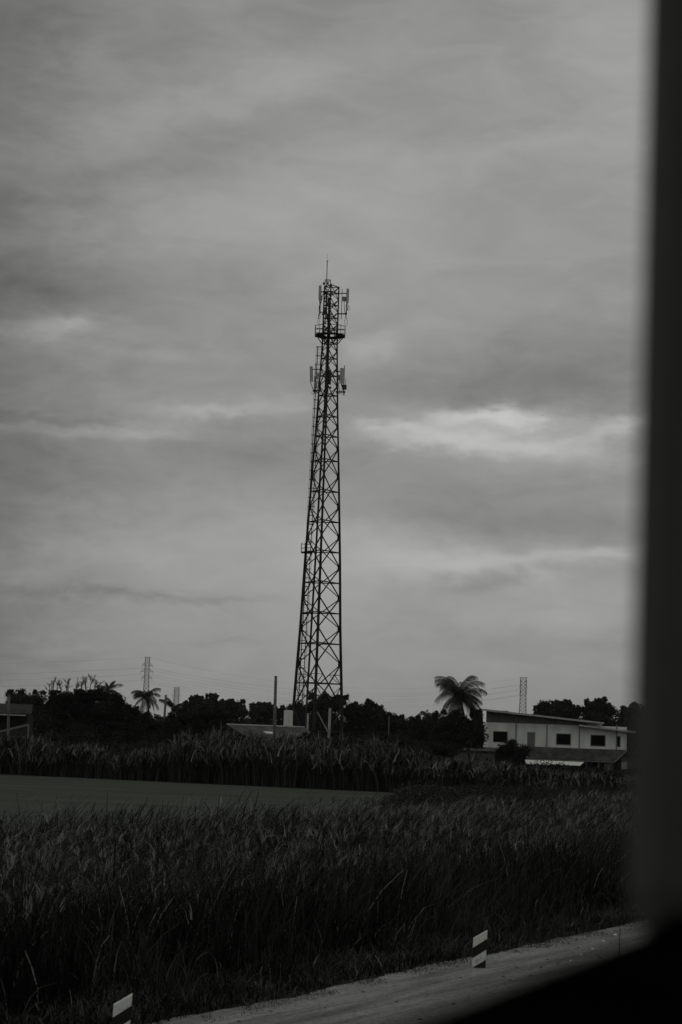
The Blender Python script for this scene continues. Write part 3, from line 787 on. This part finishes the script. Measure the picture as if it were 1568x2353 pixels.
# wall with real openings, 0.2 thick, plus side and back walls
m = MB(); yF, yI, yB = HD, HD+.2, HD+3.5
def wallpiece(a, b, c, d): m.box((a, yF, c), (b, yI, d))
cx_ = xl
for (a, b, c, d) in openings:
    wallpiece(cx_, a, z0, z1); wallpiece(a, b, z0, c); wallpiece(a, b, d, z1); cx_ = b
wallpiece(cx_, xr, z0, z1)
m.box((xl, yI, z0), (xl+.2, yB, z1)); m.box((xr-.2, yI, z0), (xr, yB, z1)); m.box((xl+.2, yB-.2, z0), (xr-.2, yB, z1)); m.box((xl+.2, yI, z0-.15), (xr-.2, yB-.2, z0-.002))
m.build('upper_wall', M['wall'], house)
for (a, b, c, d) in wins + slit:
    f_ = MB(); t_ = .07
    for q in (((a-t_, yF-.04, d), (b+t_, yF+.05, d+t_)), ((a-t_, yF-.05, c-t_), (b+t_, yF+.05, c)), ((a-t_, yF-.04, c), (a, yF+.05, d)), ((b, yF-.04, c), (b+t_, yF+.05, d))): f_.box(*q)
    w_ = f_.build('window', M['pipe'], house)
    f_ = MB(); f_.box((a, yF+.1, c), (b, yF+.13, d))
    f_.build('pane', M['glassdark'], w_)
f_ = MB(); a, b, c, d = door_; f_.box((a, yF-.05, c), (b, yF-.003, d))
for i in range(14):
    zz = c + (d-c)*(i+.5)/14; f_.box((a+.05, yF-.07, zz-.03), (b-.05, yF-.05, zz+.03))
f_.build('shutter', M['pipe'], house)
for x in (1185.7, 1257, 1331.6, 1417):
    f_ = MB(); p = hp(x, 1690); f_.tube([(p.x, yF-.08, z0), (p.x, yF-.08, z1+.3)], .06, 8); f_.build('drainpipe', M['pipe'], house)
# roof: mono pitch falling to the right, triangular gable boards beneath with roof shade put into their colour
ra, rb = hp(1105.5,1629), hp(1385,1660.5)
sl = (rb.z-ra.z)/(rb.x-ra.x)
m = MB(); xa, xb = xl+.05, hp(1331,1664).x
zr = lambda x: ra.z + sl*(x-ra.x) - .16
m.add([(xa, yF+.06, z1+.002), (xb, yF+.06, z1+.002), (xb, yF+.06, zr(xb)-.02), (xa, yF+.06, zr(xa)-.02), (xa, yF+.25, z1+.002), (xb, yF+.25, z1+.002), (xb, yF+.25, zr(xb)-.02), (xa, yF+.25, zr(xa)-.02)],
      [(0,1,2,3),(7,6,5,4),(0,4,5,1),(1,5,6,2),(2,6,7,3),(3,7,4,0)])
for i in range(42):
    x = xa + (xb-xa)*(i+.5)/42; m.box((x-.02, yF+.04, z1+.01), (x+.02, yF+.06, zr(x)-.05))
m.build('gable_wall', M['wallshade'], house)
def slab(p, q, y0, y1, th, name, material, par=house):
    m = MB(); m.add([(p.x,y0,p.z-th),(q.x,y0,q.z-th),(q.x,y0,q.z),(p.x,y0,p.z),(p.x,y1,p.z-th),(q.x,y1,q.z-th),(q.x,y1,q.z),(p.x,y1,p.z)],
      [(0,1,2,3),(7,6,5,4),(0,4,5,1),(1,5,6,2),(2,6,7,3),(3,7,4,0)])
    return m.build(name, M[material], par)
roof = slab(ra, rb, yF-1.1, yB+.6, .10, 'roof', 'rooftop')
slab(ra+Vector((-.02,0,.03)), rb+Vector((.02,0,.03)), yF-1.16, yF-1.1, .22, 'fascia', 'trim', roof)
r2a, r2b = hp(1329,1665.3), hp(1459,1681.5)
roof2 = slab(r2a, r2b, yF-.9, yB+.6, .10, 'roof', 'rooftop')
slab(r2a+Vector((-.02,0,.03)), r2b+Vector((.02,0,.03)), yF-.96, yF-.9, .2, 'fascia', 'trim', roof2)
m = MB(); p, q = hp(1354,1660), hp(1385,1668); m.box((p.x, yF+.5, q.z), (q.x, yF+1.5, p.z)); m.build('clerestory', M['wall'], house)
m = MB(); p = hp(1160,1640); m.tube([(p.x, yF+2, p.z-.2),(p.x,yF+2,p.z+.35)], .1, 8)
# small vent bump on roof
v0 = hp(1163,1633.5); m = MB(); m.box((v0.x-.35, yF+.5, v0.z-.4), (v0.x+.35, yF+1.1, v0.z+.02)); m.build('roof_vent', M['rooftop'], roof)
# tiled awning
ta, tb, tc, td = hp(1197,1715.6,-.02), hp(1441,1724.4,-.02), hp(1406,1750.6,-2.3), hp(1206,1743.4,-2.3)
m = MB(); nx, ny = 150, 9; V = []; Fq = []
for j in range(ny+1):
    for sub_ in (0, 1):
        v = (j + (0 if sub_ == 0 else .98))/(ny+1)
        for i in range(nx+1):
            u = i/nx; a = ta.lerp(tb, u); b = td.lerp(tc, u); p = a.lerp(b, v)
            V.append((p.x, p.y, p.z + .06*math.sin(u*math.pi*2*50) + (.10 if sub_ else 0)))
for j in range(2*(ny+1)-1):
    for i in range(nx): a = j*(nx+1)+i; Fq.append((a, a+1, a+nx+2, a+nx+1))
m.add(V, Fq); aw = m.build('tiled_awning', M['tile'], house)
sm = aw.modifiers.new('thick', 'SOLIDIFY'); sm.thickness = .05
m = MB(); m.bar(tb, tc, .1, .14); m.bar(td, tc, .06, .12); m.build('awning_edge', M['pipe'], aw)
# lower storey: near-black wall for the shade below the awning, pillars, ledge
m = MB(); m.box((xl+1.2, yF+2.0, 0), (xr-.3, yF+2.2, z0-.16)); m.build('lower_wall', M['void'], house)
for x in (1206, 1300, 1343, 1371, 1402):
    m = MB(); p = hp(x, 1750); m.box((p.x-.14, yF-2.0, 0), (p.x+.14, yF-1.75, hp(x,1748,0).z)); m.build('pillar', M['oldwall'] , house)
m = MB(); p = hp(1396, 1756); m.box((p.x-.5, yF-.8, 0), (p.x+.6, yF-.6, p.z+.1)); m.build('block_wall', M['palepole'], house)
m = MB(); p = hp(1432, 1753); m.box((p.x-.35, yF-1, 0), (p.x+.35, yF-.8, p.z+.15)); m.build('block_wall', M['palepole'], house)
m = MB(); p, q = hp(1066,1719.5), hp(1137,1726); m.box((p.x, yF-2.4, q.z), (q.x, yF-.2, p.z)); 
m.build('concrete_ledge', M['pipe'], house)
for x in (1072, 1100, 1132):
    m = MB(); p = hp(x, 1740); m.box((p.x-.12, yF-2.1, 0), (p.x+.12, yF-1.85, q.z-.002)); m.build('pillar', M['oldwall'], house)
# bright sheet hanging under the awning, seen between the reeds
p0, p1, p2, p3 = hp(1202,1744.8,-2.5), hp(1337,1750.2,-2.5), hp(1326,1758.4,-3.3), hp(1204,1754.4,-3.3)
m = MB(); th = Vector((0,.03,0)); m.add([p3,p2,p1,p0,p3+th,p2+th,p1+th,p0+th], [(0,1,2,3),(7,6,5,4),(0,4,5,1),(1,5,6,2),(2,6,7,3),(3,7,4,0)])
tag(m.build('white_tarpaulin', M['white']), 'bright white strip of sheet hung under the tiled awning of the pale house', 'tarpaulin')

# ------------------------------------------------------------------ gable-roofed shed in the middle
SD = 158.0; ap = at(521, 1666, SD)
a_ = R(40); rd = Vector((math.cos(a_), math.sin(a_), 0)); gd = Vector((math.sin(a_), -math.cos(a_), 0))
shed = empty('shed', (ap.x, ap.y, 0), 'low shed with an old gable roof behind the reeds left of the tower', 'shed')
L_ = 6.4/math.cos(a_)*.95; Wd = 4.2; pitch_drop = 1.45
ridge0 = ap.copy(); ridge1 = ap + rd*L_
eR0 = ridge0 + gd*Wd - Vector((0,0,pitch_drop)); eR1 = ridge1 + gd*Wd - Vector((0,0,pitch_drop))
eL0 = ridge0 - gd*Wd - Vector((0,0,pitch_drop)); eL1 = ridge1 - gd*Wd - Vector((0,0,pitch_drop))
def corr(a, b, c, d, n, name, material, par, amp=.03):
    m = MB(); V = []; Q = []
    for i in range(n*6+1):
        u = i/(n*6); p, q = a.lerp(b, u), d.lerp(c, u); w_ = Vector((0,0,amp*math.sin(u*n*2*math.pi)))
        V += [p+w_, q+w_]
        if i: Q.append((2*i-2, 2*i, 2*i+1, 2*i-1))
    m.add(V, Q); o = m.build(name, M[material], par); s2 = o.modifiers.new('t', 'SOLIDIFY'); s2.thickness = .03; return o
rf = corr(ridge0, ridge1, eR1, eR0, 26, 'roof', 'oldroof', shed)
corr(ridge1, ridge0, eL0, eL1, 26, 'roof', 'oldroof', shed)
m = MB(); n_ = 34
for i in range(n_): p = ridge0.lerp(ridge1, (i+.1)/n_); q = ridge0.lerp(ridge1, (i+.85)/n_); m.tube([p+Vector((0,0,.03)), q+Vector((0,0,.05))], [.07,.08], 7)
m.build('ridge_tiles', M['trim'], rf)
m = MB(); m.bar(ridge0+Vector((0,0,-.05)), eR0+Vector((0,0,-.05)), .05, .2); m.bar(ridge0+Vector((0,0,-.05)), eL0+Vector((0,0,-.05)), .05, .2); m.build('bargeboard', M['void'], rf)
i0 = ridge0 + rd*.5 - Vector((0,0,.12)); iR = eR0 + rd*.5 - gd*.4 - Vector((0,0,.0)); iL = eL0 + rd*.5 + gd*.4
m = MB(); j = rd*.1
fl = lambda v: Vector((v.x, v.y, 0))
m.add([fl(iL), fl(iR), iR, i0, iL, fl(iL)+j, fl(iR)+j, iR+j, i0+j, iL+j], [(0,1,2,3,4),(9,8,7,6,5),(0,5,6,1),(1,6,7,2),(4,9,5,0)])
bR = eR1 - gd*.4; m.add([fl(iR), fl(bR), bR, iR, fl(iR)-gd*.1, fl(bR)-gd*.1, bR-gd*.1, iR-gd*.1], [(0,1,2,3),(7,6,5,4),(0,4,5,1)])
m.build('wall', M['oldwall'], shed)
m = MB(); c = eR0.lerp(ridge0, .6) + rd*3.0 + Vector((0,0,.08)); nrm = (rd.cross(gd*Wd-Vector((0,0,pitch_drop)))).normalized()
sd = (ridge0-eR0).normalized(); m.obox(c, rd*.42, sd*.22, nrm*.03); m.build('skylight_panel', M['cabinet'], rf)

# old shed at far left
OD = 170.0; o0 = at(30, 1700, OD)
old = empty('old_shed', (o0.x, OD, 0), 'old dark shed with a grey roof and a pale lean-to edge at the far left', 'shed')
a, b = at(-190,1613,OD), at(66,1622,OD); c, d = at(74,1641.5,OD), at(-190,1633,OD)
a.y += 2.4; b.y += 2.4; a.z += .12; b.z += .12; c.y -= .4; d.y -= .4
rf2 = corr(a, b, c, d, 60, 'roof', 'darkroof', old)
m = MB(); m.bar(d+Vector((0,-.05,-.08)), at(62,1644,OD)+Vector((0,-.45,0)), .06, .09); m.build('gutter', M['trim'], rf2)
m = MB(); p = at(-190,1650,OD); q = at(58,1700,OD); m.box((p.x, OD+.6, 0), (q.x, OD+.75, at(0,1644,OD).z)); m.box((q.x-.1, OD+.75, 0), (q.x, OD+4, at(0,1640,OD).z)); m.build('wall', M['void'], old)
m = MB(); p, q = at(-60,1696,OD-1.5), at(66,1664.8,OD-1.5); m.bar(p, q, .07, .16); m.bar(q, Vector((q.x,q.y,0)), .1, .1)
m.build('lean_to_beam', M['pipe'], old)
m = MB(); m.add([p-Vector((0,0,.1)), q-Vector((0,0,.1)), Vector((q.x, q.y, 0)), Vector((p.x,p.y,0)), p+Vector((0,.1,-.1)), q+Vector((0,.1,-.1)), Vector((q.x, q.y+.1, 0)), Vector((p.x,p.y+.1,0))], [(0,3,2,1),(4,5,6,7),(0,1,5,4),(1,2,6,5),(2,3,7,6),(3,0,4,7)]); m.build('board_wall', M['bark'], old)

# ------------------------------------------------------------------ pylons and wires
def pylon(label, x, ytop, depth, hw_top, hw_low, ylow, arms):
    s = depth/F; top = at(x, ytop, depth); base = Vector((at(x-2.5, 1680, depth).x, depth, 0))
    root = empty('pylon', base, label, 'pylon', 'electricity pylons on the horizon')
    H = top.z; hw = lambda z: (hw_low + (hw_top-hw_low)*min(1, z/(H*.8)))*s
    tk = .72*depth/1250; m = MB(); lv = np.linspace(0, H, 19)
    C = lambda z: [Vector((base.x+sx*hw(z), depth+sy*hw(z), z)) for sx, sy in ((-1,-1),(1,-1),(1,1),(-1,1))]
    for i in range(len(lv)-1):
        a, b = C(lv[i]), C(lv[i+1])
        for k in range(4):
            m.bar(a[k], b[k], .30*tk); m.bar(a[k], b[(k+1)%4], .2*tk); m.bar(a[(k+1)%4], b[k], .2*tk); m.bar(b[k], b[(k+1)%4], .2*tk)
    m.build('pylon_frame', M['farsteel'], root)
    ends = []
    for (dy, hw_a) in arms:
        z = at(x, ytop+dy, depth).z; m = MB(); L = hw_a*s
        for sg in (-1, 1):
            e = Vector((base.x+sg*L, depth, z)); ends.append(e - Vector((0,0,1.5)))
            for sy in (-1, 1): m.bar((base.x+sg*hw(z), depth+sy*hw(z), z), e, .22); m.bar((base.x+sg*hw(z), depth+sy*hw(z), z+1.6), e, .16)
            m.bar(e, e-Vector((0,0,1.5)), .12)
        m.build('cross_arm', M['farsteel'], root)
    m = MB(); m.bar((base.x-hw_top*s*1.5, depth, H), (base.x+hw_top*s*1.5, depth, H), .3); m.build('earth_peak', M['farsteel'], root)
    return ends + [Vector((base.x, depth, H))]
eA = pylon('tallest-looking lattice pylon above the slim coconut palm', 334.5, 1510, 1100, 4.6, 9, 1680, [(19,12),(33.5,14),(48,12)])
eB = pylon('faintest pylon just right of the young palm', 405, 1579, 1900, 5.0, 8, 1680, [(10,8),(20,9),(30,8)])
eC = pylon('hazy pylon above the roof of the pale house', 1203, 1557, 1350, 6.2, 9.5, 1690, [(10,8),(22,9),(34,8)])
def wire(a, b, sag, r):
    m = MB(); P = []
    for i in range(25): u = i/24; p = a.lerp(b, u); p.z -= sag*4*u*(1-u); P.append(p)
    m.tube(P, r, 4, cap=False)
    tag(m.build('power_line', M['farsteel']), 'thin sagging power line strung between the far pylons', 'power line', 'power lines across the horizon')
for i in (0, 1, 2, 3, 4, 5, 6):
    r_ = .05 if i < 6 else .035
    if i in (1,3,5): 
        wire(eA[i], eC[i], 10, r_)
    off = Vector((-340, 40, -3)); 
    if i in (0,2,4,6): wire(eA[i], eA[i]+off, 7, r_); wire(eA[i], eC[i], 12, r_)

# ------------------------------------------------------------------ roadside posts
def stripe_post(label, xb, yb, sc=1.0, rot=0.0):
    p = on(xb, yb, ROADZ); base = Vector((p.x, p.y, ROADZ))
    root = empty('marker_post', base, label, 'marker post', 'striped posts along the shoulder')
    # local outline in the face plane; view direction facing
    ang = math.atan2(p.x, p.y); ax = Vector((math.cos(ang+rot), -math.sin(ang+rot), 0)); ay = Vector((math.sin(ang), math.cos(ang), 0))
    W = .082*sc; k = .11*sc                                   # half width, slant over the full width
    lean = lambda z: ax*z*.03
    def seg(z0l, z0r, z1l, z1r, name, material):
        m = MB(); V = []
        for dy in (-.055, .055):
            for (sx, zl) in ((-1, z0l), (1, z0r), (1, z1r), (-1, z1l)):
                V.append(base + ax*W*sx + ay*dy*sc + Vector((0,0,zl)) + lean(zl))
        m.add(V, [(0,1,2,3),(7,6,5,4),(0,4,5,1),(1,5,6,2),(2,6,7,3),(3,7,4,0)]); m.build(name, M[material], root)
    hgt = .345*sc; b1 = .105*sc
    zs = [hgt, hgt-.107*sc, hgt-.232*sc, hgt-.352*sc]      # heights on the left edge
    seg(zs[1], zs[1]+k, zs[0], zs[0]+k-.008, 'stripe', 'postwhite')
    seg(zs[2], zs[2]+k, zs[1], zs[1]+k, 'stripe', 'postblack')
    seg(zs[3]+.008, zs[3]+k, zs[2], zs[2]+k, 'stripe', 'postwhite')
    seg(-.12, -.12, zs[3]+.008, zs[3]+k, 'foot', 'postblack')
stripe_post('black and white striped marker post whose whole height shows on the shoulder', 1100, 2224)
stripe_post('striped marker post cut off by the bottom edge of the photo, at the left', 275.5, 2398, .95)
p = on(1423, 2200, ROADZ); m = MB(); m.tube([p-Vector((0,0,.1)), p+Vector((0.004,0,.40))], [.009,.008], 6)
tag(m.build('stake', M['concrete'], smooth=True), 'thin dark stake standing on the dirt shoulder beside the window pillar', 'stake')
for i, (x, y, s2) in enumerate([(1414,2150,1.3),(1388,2165,1.1),(1362,2182,.9),(1336,2195,.7),(1311,2209,.6)]):  # row of five small white lumps on the shoulder
    p = on(x, y, ROADZ); vs, fs = ico_blob((p.x, p.y, ROADZ+.012), (.026*s2, .02*s2, .014*s2), i, 1); m = MB(); m.add(vs, fs)
    tag(m.build('white_fleck', M['white']), 'small bright fleck in the row of five on the dirt shoulder', 'white_fleck', 'bright flecks on the shoulder')
# scattered dark clods and stones on the shoulder
random.seed(21); m = MB()
for i in range(230):
    t1 = random.uniform(-12, 40); n1 = -abs(random.gauss(0, 1))*1.6; x, y = tn(t1, n1); r_ = random.uniform(.006, .022)
    vs, fs = ico_blob((x[0], y[0], ROADZ+.006+r_*.2), (r_*1.4, r_, r_*.7), i, 1); m.add(vs, fs)
tag(m.build('gravel', M['concrete']), 'dark clods and small stones scattered over the dirt shoulder', 'gravel', kind='stuff')
# pale rocks at the far edge of the field
for i, (x, y, r_) in enumerate([(333,1786,.32),(344,1789,.22),(322,1790,.15)]):
    p = on(x, y, 0); vs, fs = ico_blob((p.x, p.y-.2, r_*.5), (r_, r_*.7, r_*.8), i+40, 2); m = MB(); m.add(vs, fs)
    tag(m.build('rock', M['palepole']), ['largest pale rock at the far edge of the field', 'middle-sized pale rock at the far edge of the field, right of the largest', 'smallest pale rock at the far edge of the field, left of the largest'][i], 'rock', 'rocks at the far edge of the field')

# birds
def bird(label, x, y, depth, span):
    c = at(x, y, depth); m = MB(); s = span/2
    V = [(0,-.5,0),(-.12,0,.02),(0,0,.1),(.12,0,.02),(0,0,-.07),(0,.55,0),(-1,.12,.22),(-.5,-.12,.2),(-.5,.2,.18),(1,.12,.3),(.5,-.12,.22),(.5,.2,.2),(-.1,.8,0),(.1,.8,0)]
    fs = [(0,1,2),(0,2,3),(0,4,1),(0,3,4),(1,4,5),(4,3,5),(1,5,2),(2,5,3),(1,7,8),(7,6,8),(3,11,10),(10,11,9),(5,12,13),(1,8,2),(3,2,11)]
    m.add([c + Vector(v)*s for v in V], fs)
    tag(m.build('bird', M['bird']), label, 'bird')
bird('tiny dark bird high in the sky beside the window pillar', 1452, 332, 220, .30)
bird('tiny dark bird low in the sky above the big palm', 1036, 1482, 260, .24)

# ------------------------------------------------------------------ the vehicle the photo was taken from
D2 = Vector((.3695, .929, 0)).normalized(); N2 = Vector((D2.y, -D2.x, 0))      # along the side wall; inward
Q0 = Vector((.013, .36, 0)); SZ = CAMZ - .0467
veh = empty('vehicle', (Q0.x, Q0.y, ROADZ), 'dark window pillar and door of the vehicle the photo is taken from', 'vehicle')
def vb(t0, t1, n0, n1, z0_, z1_, name, material, bevel=0, shift=0):
    m = MB(); c = Q0 + D2*(t0+t1)/2 + N2*(n0+n1)/2; c.z = (z0_+z1_)/2
    m.obox(c, D2*(t1-t0)/2, N2*(n1-n0)/2, Vector((0,0,(z1_-z0_)/2)) + D2*shift)
    return m.build(name, M[material], veh, bevel=bevel)
vb(-1.6, 4.2, 0, .07, SZ-.95, SZ, 'door_panel', 'rubber', .012)
vb(-1.6, 4.2, .001, .06, SZ-2.1, SZ-.952, 'lower_panel', 'paint')
vb(.172, .38, -.001, .075, SZ-.01, SZ+1.0, 'window_pillar', 'trimdark', .02, shift=.014)
# sloping black wedge added as shading where the pillar meets the sill
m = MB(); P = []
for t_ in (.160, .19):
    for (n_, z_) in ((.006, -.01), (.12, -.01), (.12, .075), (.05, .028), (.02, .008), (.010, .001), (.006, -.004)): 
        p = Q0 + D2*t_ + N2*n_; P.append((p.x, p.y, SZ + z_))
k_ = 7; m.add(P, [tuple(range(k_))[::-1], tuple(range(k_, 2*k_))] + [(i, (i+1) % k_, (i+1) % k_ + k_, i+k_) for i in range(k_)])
m.build('pillar_foot_shade', M['rubber'], veh)
vb(1.25, 1.37, .0, .07, SZ-.01, SZ+1.0, 'window_pillar', 'trimdark', .02)
vb(-1.3, -1.18, .0, .07, SZ-.01, SZ+1.0, 'window_pillar', 'trimdark', .02)
vb(-1.6, 4.2, 0, .09, SZ+1.0, SZ+1.25, 'header', 'rubber', .02)
vb(-1.6, 4.2, -.02, 2.3, SZ+1.25, SZ+1.32, 'roof', 'rubber')
vb(-1.6, 4.2, 2.2, 2.3, SZ-2.1, SZ+1.25, 'far_wall', 'rubber')
vb(-1.7, -1.6, 0, 2.3, SZ-2.1, SZ+1.25, 'rear_wall', 'rubber')
vb(-1.6, 4.2, .07, 2.2, SZ-1.3, SZ-1.2, 'cabin_floor', 'rubber')

# ------------------------------------------------------------------ world: heavy overcast
def azel(x, y): d = ray(x, y).normalized(); return math.atan2(d.x, d.y), math.asin(d.z)
world = bpy.data.worlds.new('World'); scene.world = world; world.use_nodes = True
nt = world.node_tree; N = nt.nodes; L = nt.links; N.clear()
out = N.new('ShaderNodeOutputWorld')
sky = N.new('ShaderNodeTexSky'); sky.sky_type = 'NISHITA'; sky.sun_disc = False
SUN_EL, SUN_AZ = 42, -120
sky.sun_elevation = R(SUN_EL); sky.sun_rotation = R(SUN_AZ)
bg1 = N.new('ShaderNodeBackground'); bg1.inputs['Strength'].default_value = .06; L.new(sky.outputs[0], bg1.inputs['Color'])
tc = N.new('ShaderNodeTexCoord'); nrm = N.new('ShaderNodeVectorMath'); nrm.operation = 'NORMALIZE'; L.new(tc.outputs['Generated'], nrm.inputs[0])
sep = N.new('ShaderNodeSeparateXYZ'); L.new(nrm.outputs[0], sep.inputs[0])
def mth(op, a, b=None, c=None, clamp=False):
    n = N.new('ShaderNodeMath'); n.operation = op; n.use_clamp = clamp
    for i, v in enumerate((a, b, c)):
        if v is None: continue
        if isinstance(v, (int, float)): n.inputs[i].default_value = v
        else: L.new(v, n.inputs[i])
    return n.outputs[0]
az = mth('ARCTAN2', sep.outputs['X'], sep.outputs['Y']); el = mth('ARCSINE', sep.outputs['Z'])
def cmb(x, y, z=0.0):
    n = N.new('ShaderNodeCombineXYZ')
    for i, v in enumerate((x, y, z)):
        if isinstance(v, (int, float)): n.inputs[i].default_value = v
        else: L.new(v, n.inputs[i])
    return n.outputs[0]
def noise(sx, sy, detail, rough, seed, dist=0):
    v = cmb(mth('MULTIPLY', az, sx), mth('MULTIPLY', el, sy), seed)
    n = N.new('ShaderNodeTexNoise'); n.inputs['Scale'].default_value = 1; n.inputs['Detail'].default_value = detail; n.inputs['Roughness'].default_value = rough; n.inputs['Distortion'].default_value = dist
    L.new(v, n.inputs['Vector']); return mth('SUBTRACT', n.outputs['Fac'], .5)
wx = noise(22, 45, 4, .6, 3.1); wy = noise(22, 45, 4, .6, 9.7)
fx = noise(80, 170, 4, .6, 13.1); fy = noise(80, 170, 4, .6, 19.7)
aw_ = mth('ADD', az, mth('ADD', mth('MULTIPLY', wx, .07), mth('MULTIPLY', fx, .022))); ew_ = mth('ADD', el, mth('ADD', mth('MULTIPLY', wy, .018), mth('MULTIPLY', fy, .008)))
val = mth('ADD', .272, mth('MULTIPLY', noise(6, 13, 5, .5, 1.3, .4), .10))
val = mth('ADD', val, mth('MULTIPLY', noise(22, 55, 7, .6, 5.9, .8), .11))
FEAT = [(1090,962,130,19,.16,0),(1200,968,75,18,.10,.1),(900,984,60,10,.07,.05),(1040,1006,170,20,.13,.03),(1230,1036,190,20,.11,.05),(1415,975,75,22,.12,-.12),(1330,1010,120,14,.05,-.05),(1320,1075,160,22,.04,0),
        (110,755,130,22,.07,0),(180,742,40,12,.05,0),(370,812,80,13,.04,0),(530,942,140,15,.07,-.1),(335,994,120,11,.045,0),(100,985,250,12,.03,-.02),(850,800,60,30,.055,-.2),
        (1190,1285,250,20,.07,-.03),(1215,1322,40,18,.05,0),(1400,1265,70,13,.05,-.08),(900,1265,170,55,.06,0),(430,1240,360,90,.045,0),(760,1420,500,140,.04,0),(1330,1400,200,50,.03,0),
        (560,215,280,60,.045,-.33),(470,505,300,65,.045,-.12),(200,140,90,60,.025,0),(1180,335,240,24,.025,-.06),(1420,150,170,320,.05,0),(860,520,260,300,.03,0),(1200,700,200,60,.02,-.2),
        (340,375,340,48,-.03,-.3),(140,655,320,70,-.035,.05),(1290,290,200,18,-.02,0),(950,260,200,60,-.015,.1),(1300,850,230,90,-.05,.1),(1020,890,230,40,-.03,.05),(110,962,200,10,-.03,0),(590,1040,170,60,-.045,0),
        (1080,1335,95,20,-.045,-.12),(1150,1195,300,34,-.05,.04),(1050,1130,260,30,-.02,0),(330,1368,240,10,-.05,.05),(250,1100,300,60,-.02,0),(500,1474,90,8,-.02,-.05),(1250,1480,300,24,-.02,0),
        (-80,500,230,900,-.07,0),(-80,1400,220,500,-.05,0),(150,40,400,120,-.03,0),(800,40,200,60,-.015,0)]
for (x, y, sx, sy, amp, slope) in FEAT:
    a0, e0 = azel(x, y); sxr = sx/F; syr = sy/F
    da = mth('SUBTRACT', aw_, a0); de = mth('ADD', mth('SUBTRACT', ew_, e0), mth('MULTIPLY', da, slope - .034))
    q = mth('ADD', mth('POWER', mth('ABSOLUTE', mth('DIVIDE', da, sxr)), 2.0), mth('POWER', mth('ABSOLUTE', mth('DIVIDE', de, syr)), 2.0))
    g_ = mth('POWER', 2.718, mth('MULTIPLY', q, -.7))
    val = mth('MULTIPLY_ADD', g_, amp*(1.4 if amp > .06 else 1.25), val)
val = mth('MAXIMUM', val, .08)
vm = mth('MULTIPLY', val, 3.9)
ccol = N.new('ShaderNodeCombineColor'); L.new(vm, ccol.inputs[0]); L.new(mth('MULTIPLY', vm, 1.005), ccol.inputs[1]); L.new(mth('MULTIPLY', vm, .975), ccol.inputs[2])
bg2 = N.new('ShaderNodeBackground'); bg2.inputs['Strength'].default_value = 1.0; L.new(ccol.outputs[0], bg2.inputs['Color'])
mx = N.new('ShaderNodeMixShader'); mx.inputs[0].default_value = .96; L.new(bg1.outputs[0], mx.inputs[1]); L.new(bg2.outputs[0], mx.inputs[2]); L.new(mx.outputs[0], out.inputs['Surface'])
# sun behind cloud
sd_ = bpy.data.lights.new('sun', 'SUN'); sd_.energy = .5; sd_.angle = R(25); sd_.color = (1, .98, .95)
so = bpy.data.objects.new('sun', sd_); col.objects.link(so)
sv = Vector((math.sin(R(SUN_AZ))*math.cos(R(SUN_EL)), math.cos(R(SUN_AZ))*math.cos(R(SUN_EL)), math.sin(R(SUN_EL))))
so.rotation_euler = sv.to_track_quat('Z', 'Y').to_euler()

# thin air
HAZE = 0.00006
if HAZE > 0:
    m = MB(); m.box((-7000, -7000, -1.2), (7000, 7000, 60))
    hz_ = m.build('haze', None); tag(hz_, kind='stuff')
    hm = bpy.data.materials.new('air'); hm.use_nodes = True; hn = hm.node_tree; hn.nodes.clear()
    pv = hn.nodes.new('ShaderNodeVolumePrincipled'); pv.inputs['Density'].default_value = HAZE; pv.inputs['Color'].default_value = (.85,.87,.84,1)
    ho = hn.nodes.new('ShaderNodeOutputMaterial'); hn.links.new(pv.outputs[0], ho.inputs['Volume']); hz_.data.materials.append(hm)
    tag(hz_, 'thin grey haze over the plain', 'haze')

scene.view_settings.view_transform = 'Standard'; scene.view_settings.look = 'None'
scene.view_settings.exposure = -1.9; scene.view_settings.gamma = 1
scene.cycles.max_bounces = 4; scene.cycles.volume_bounces = 0; scene.cycles.diffuse_bounces = 1
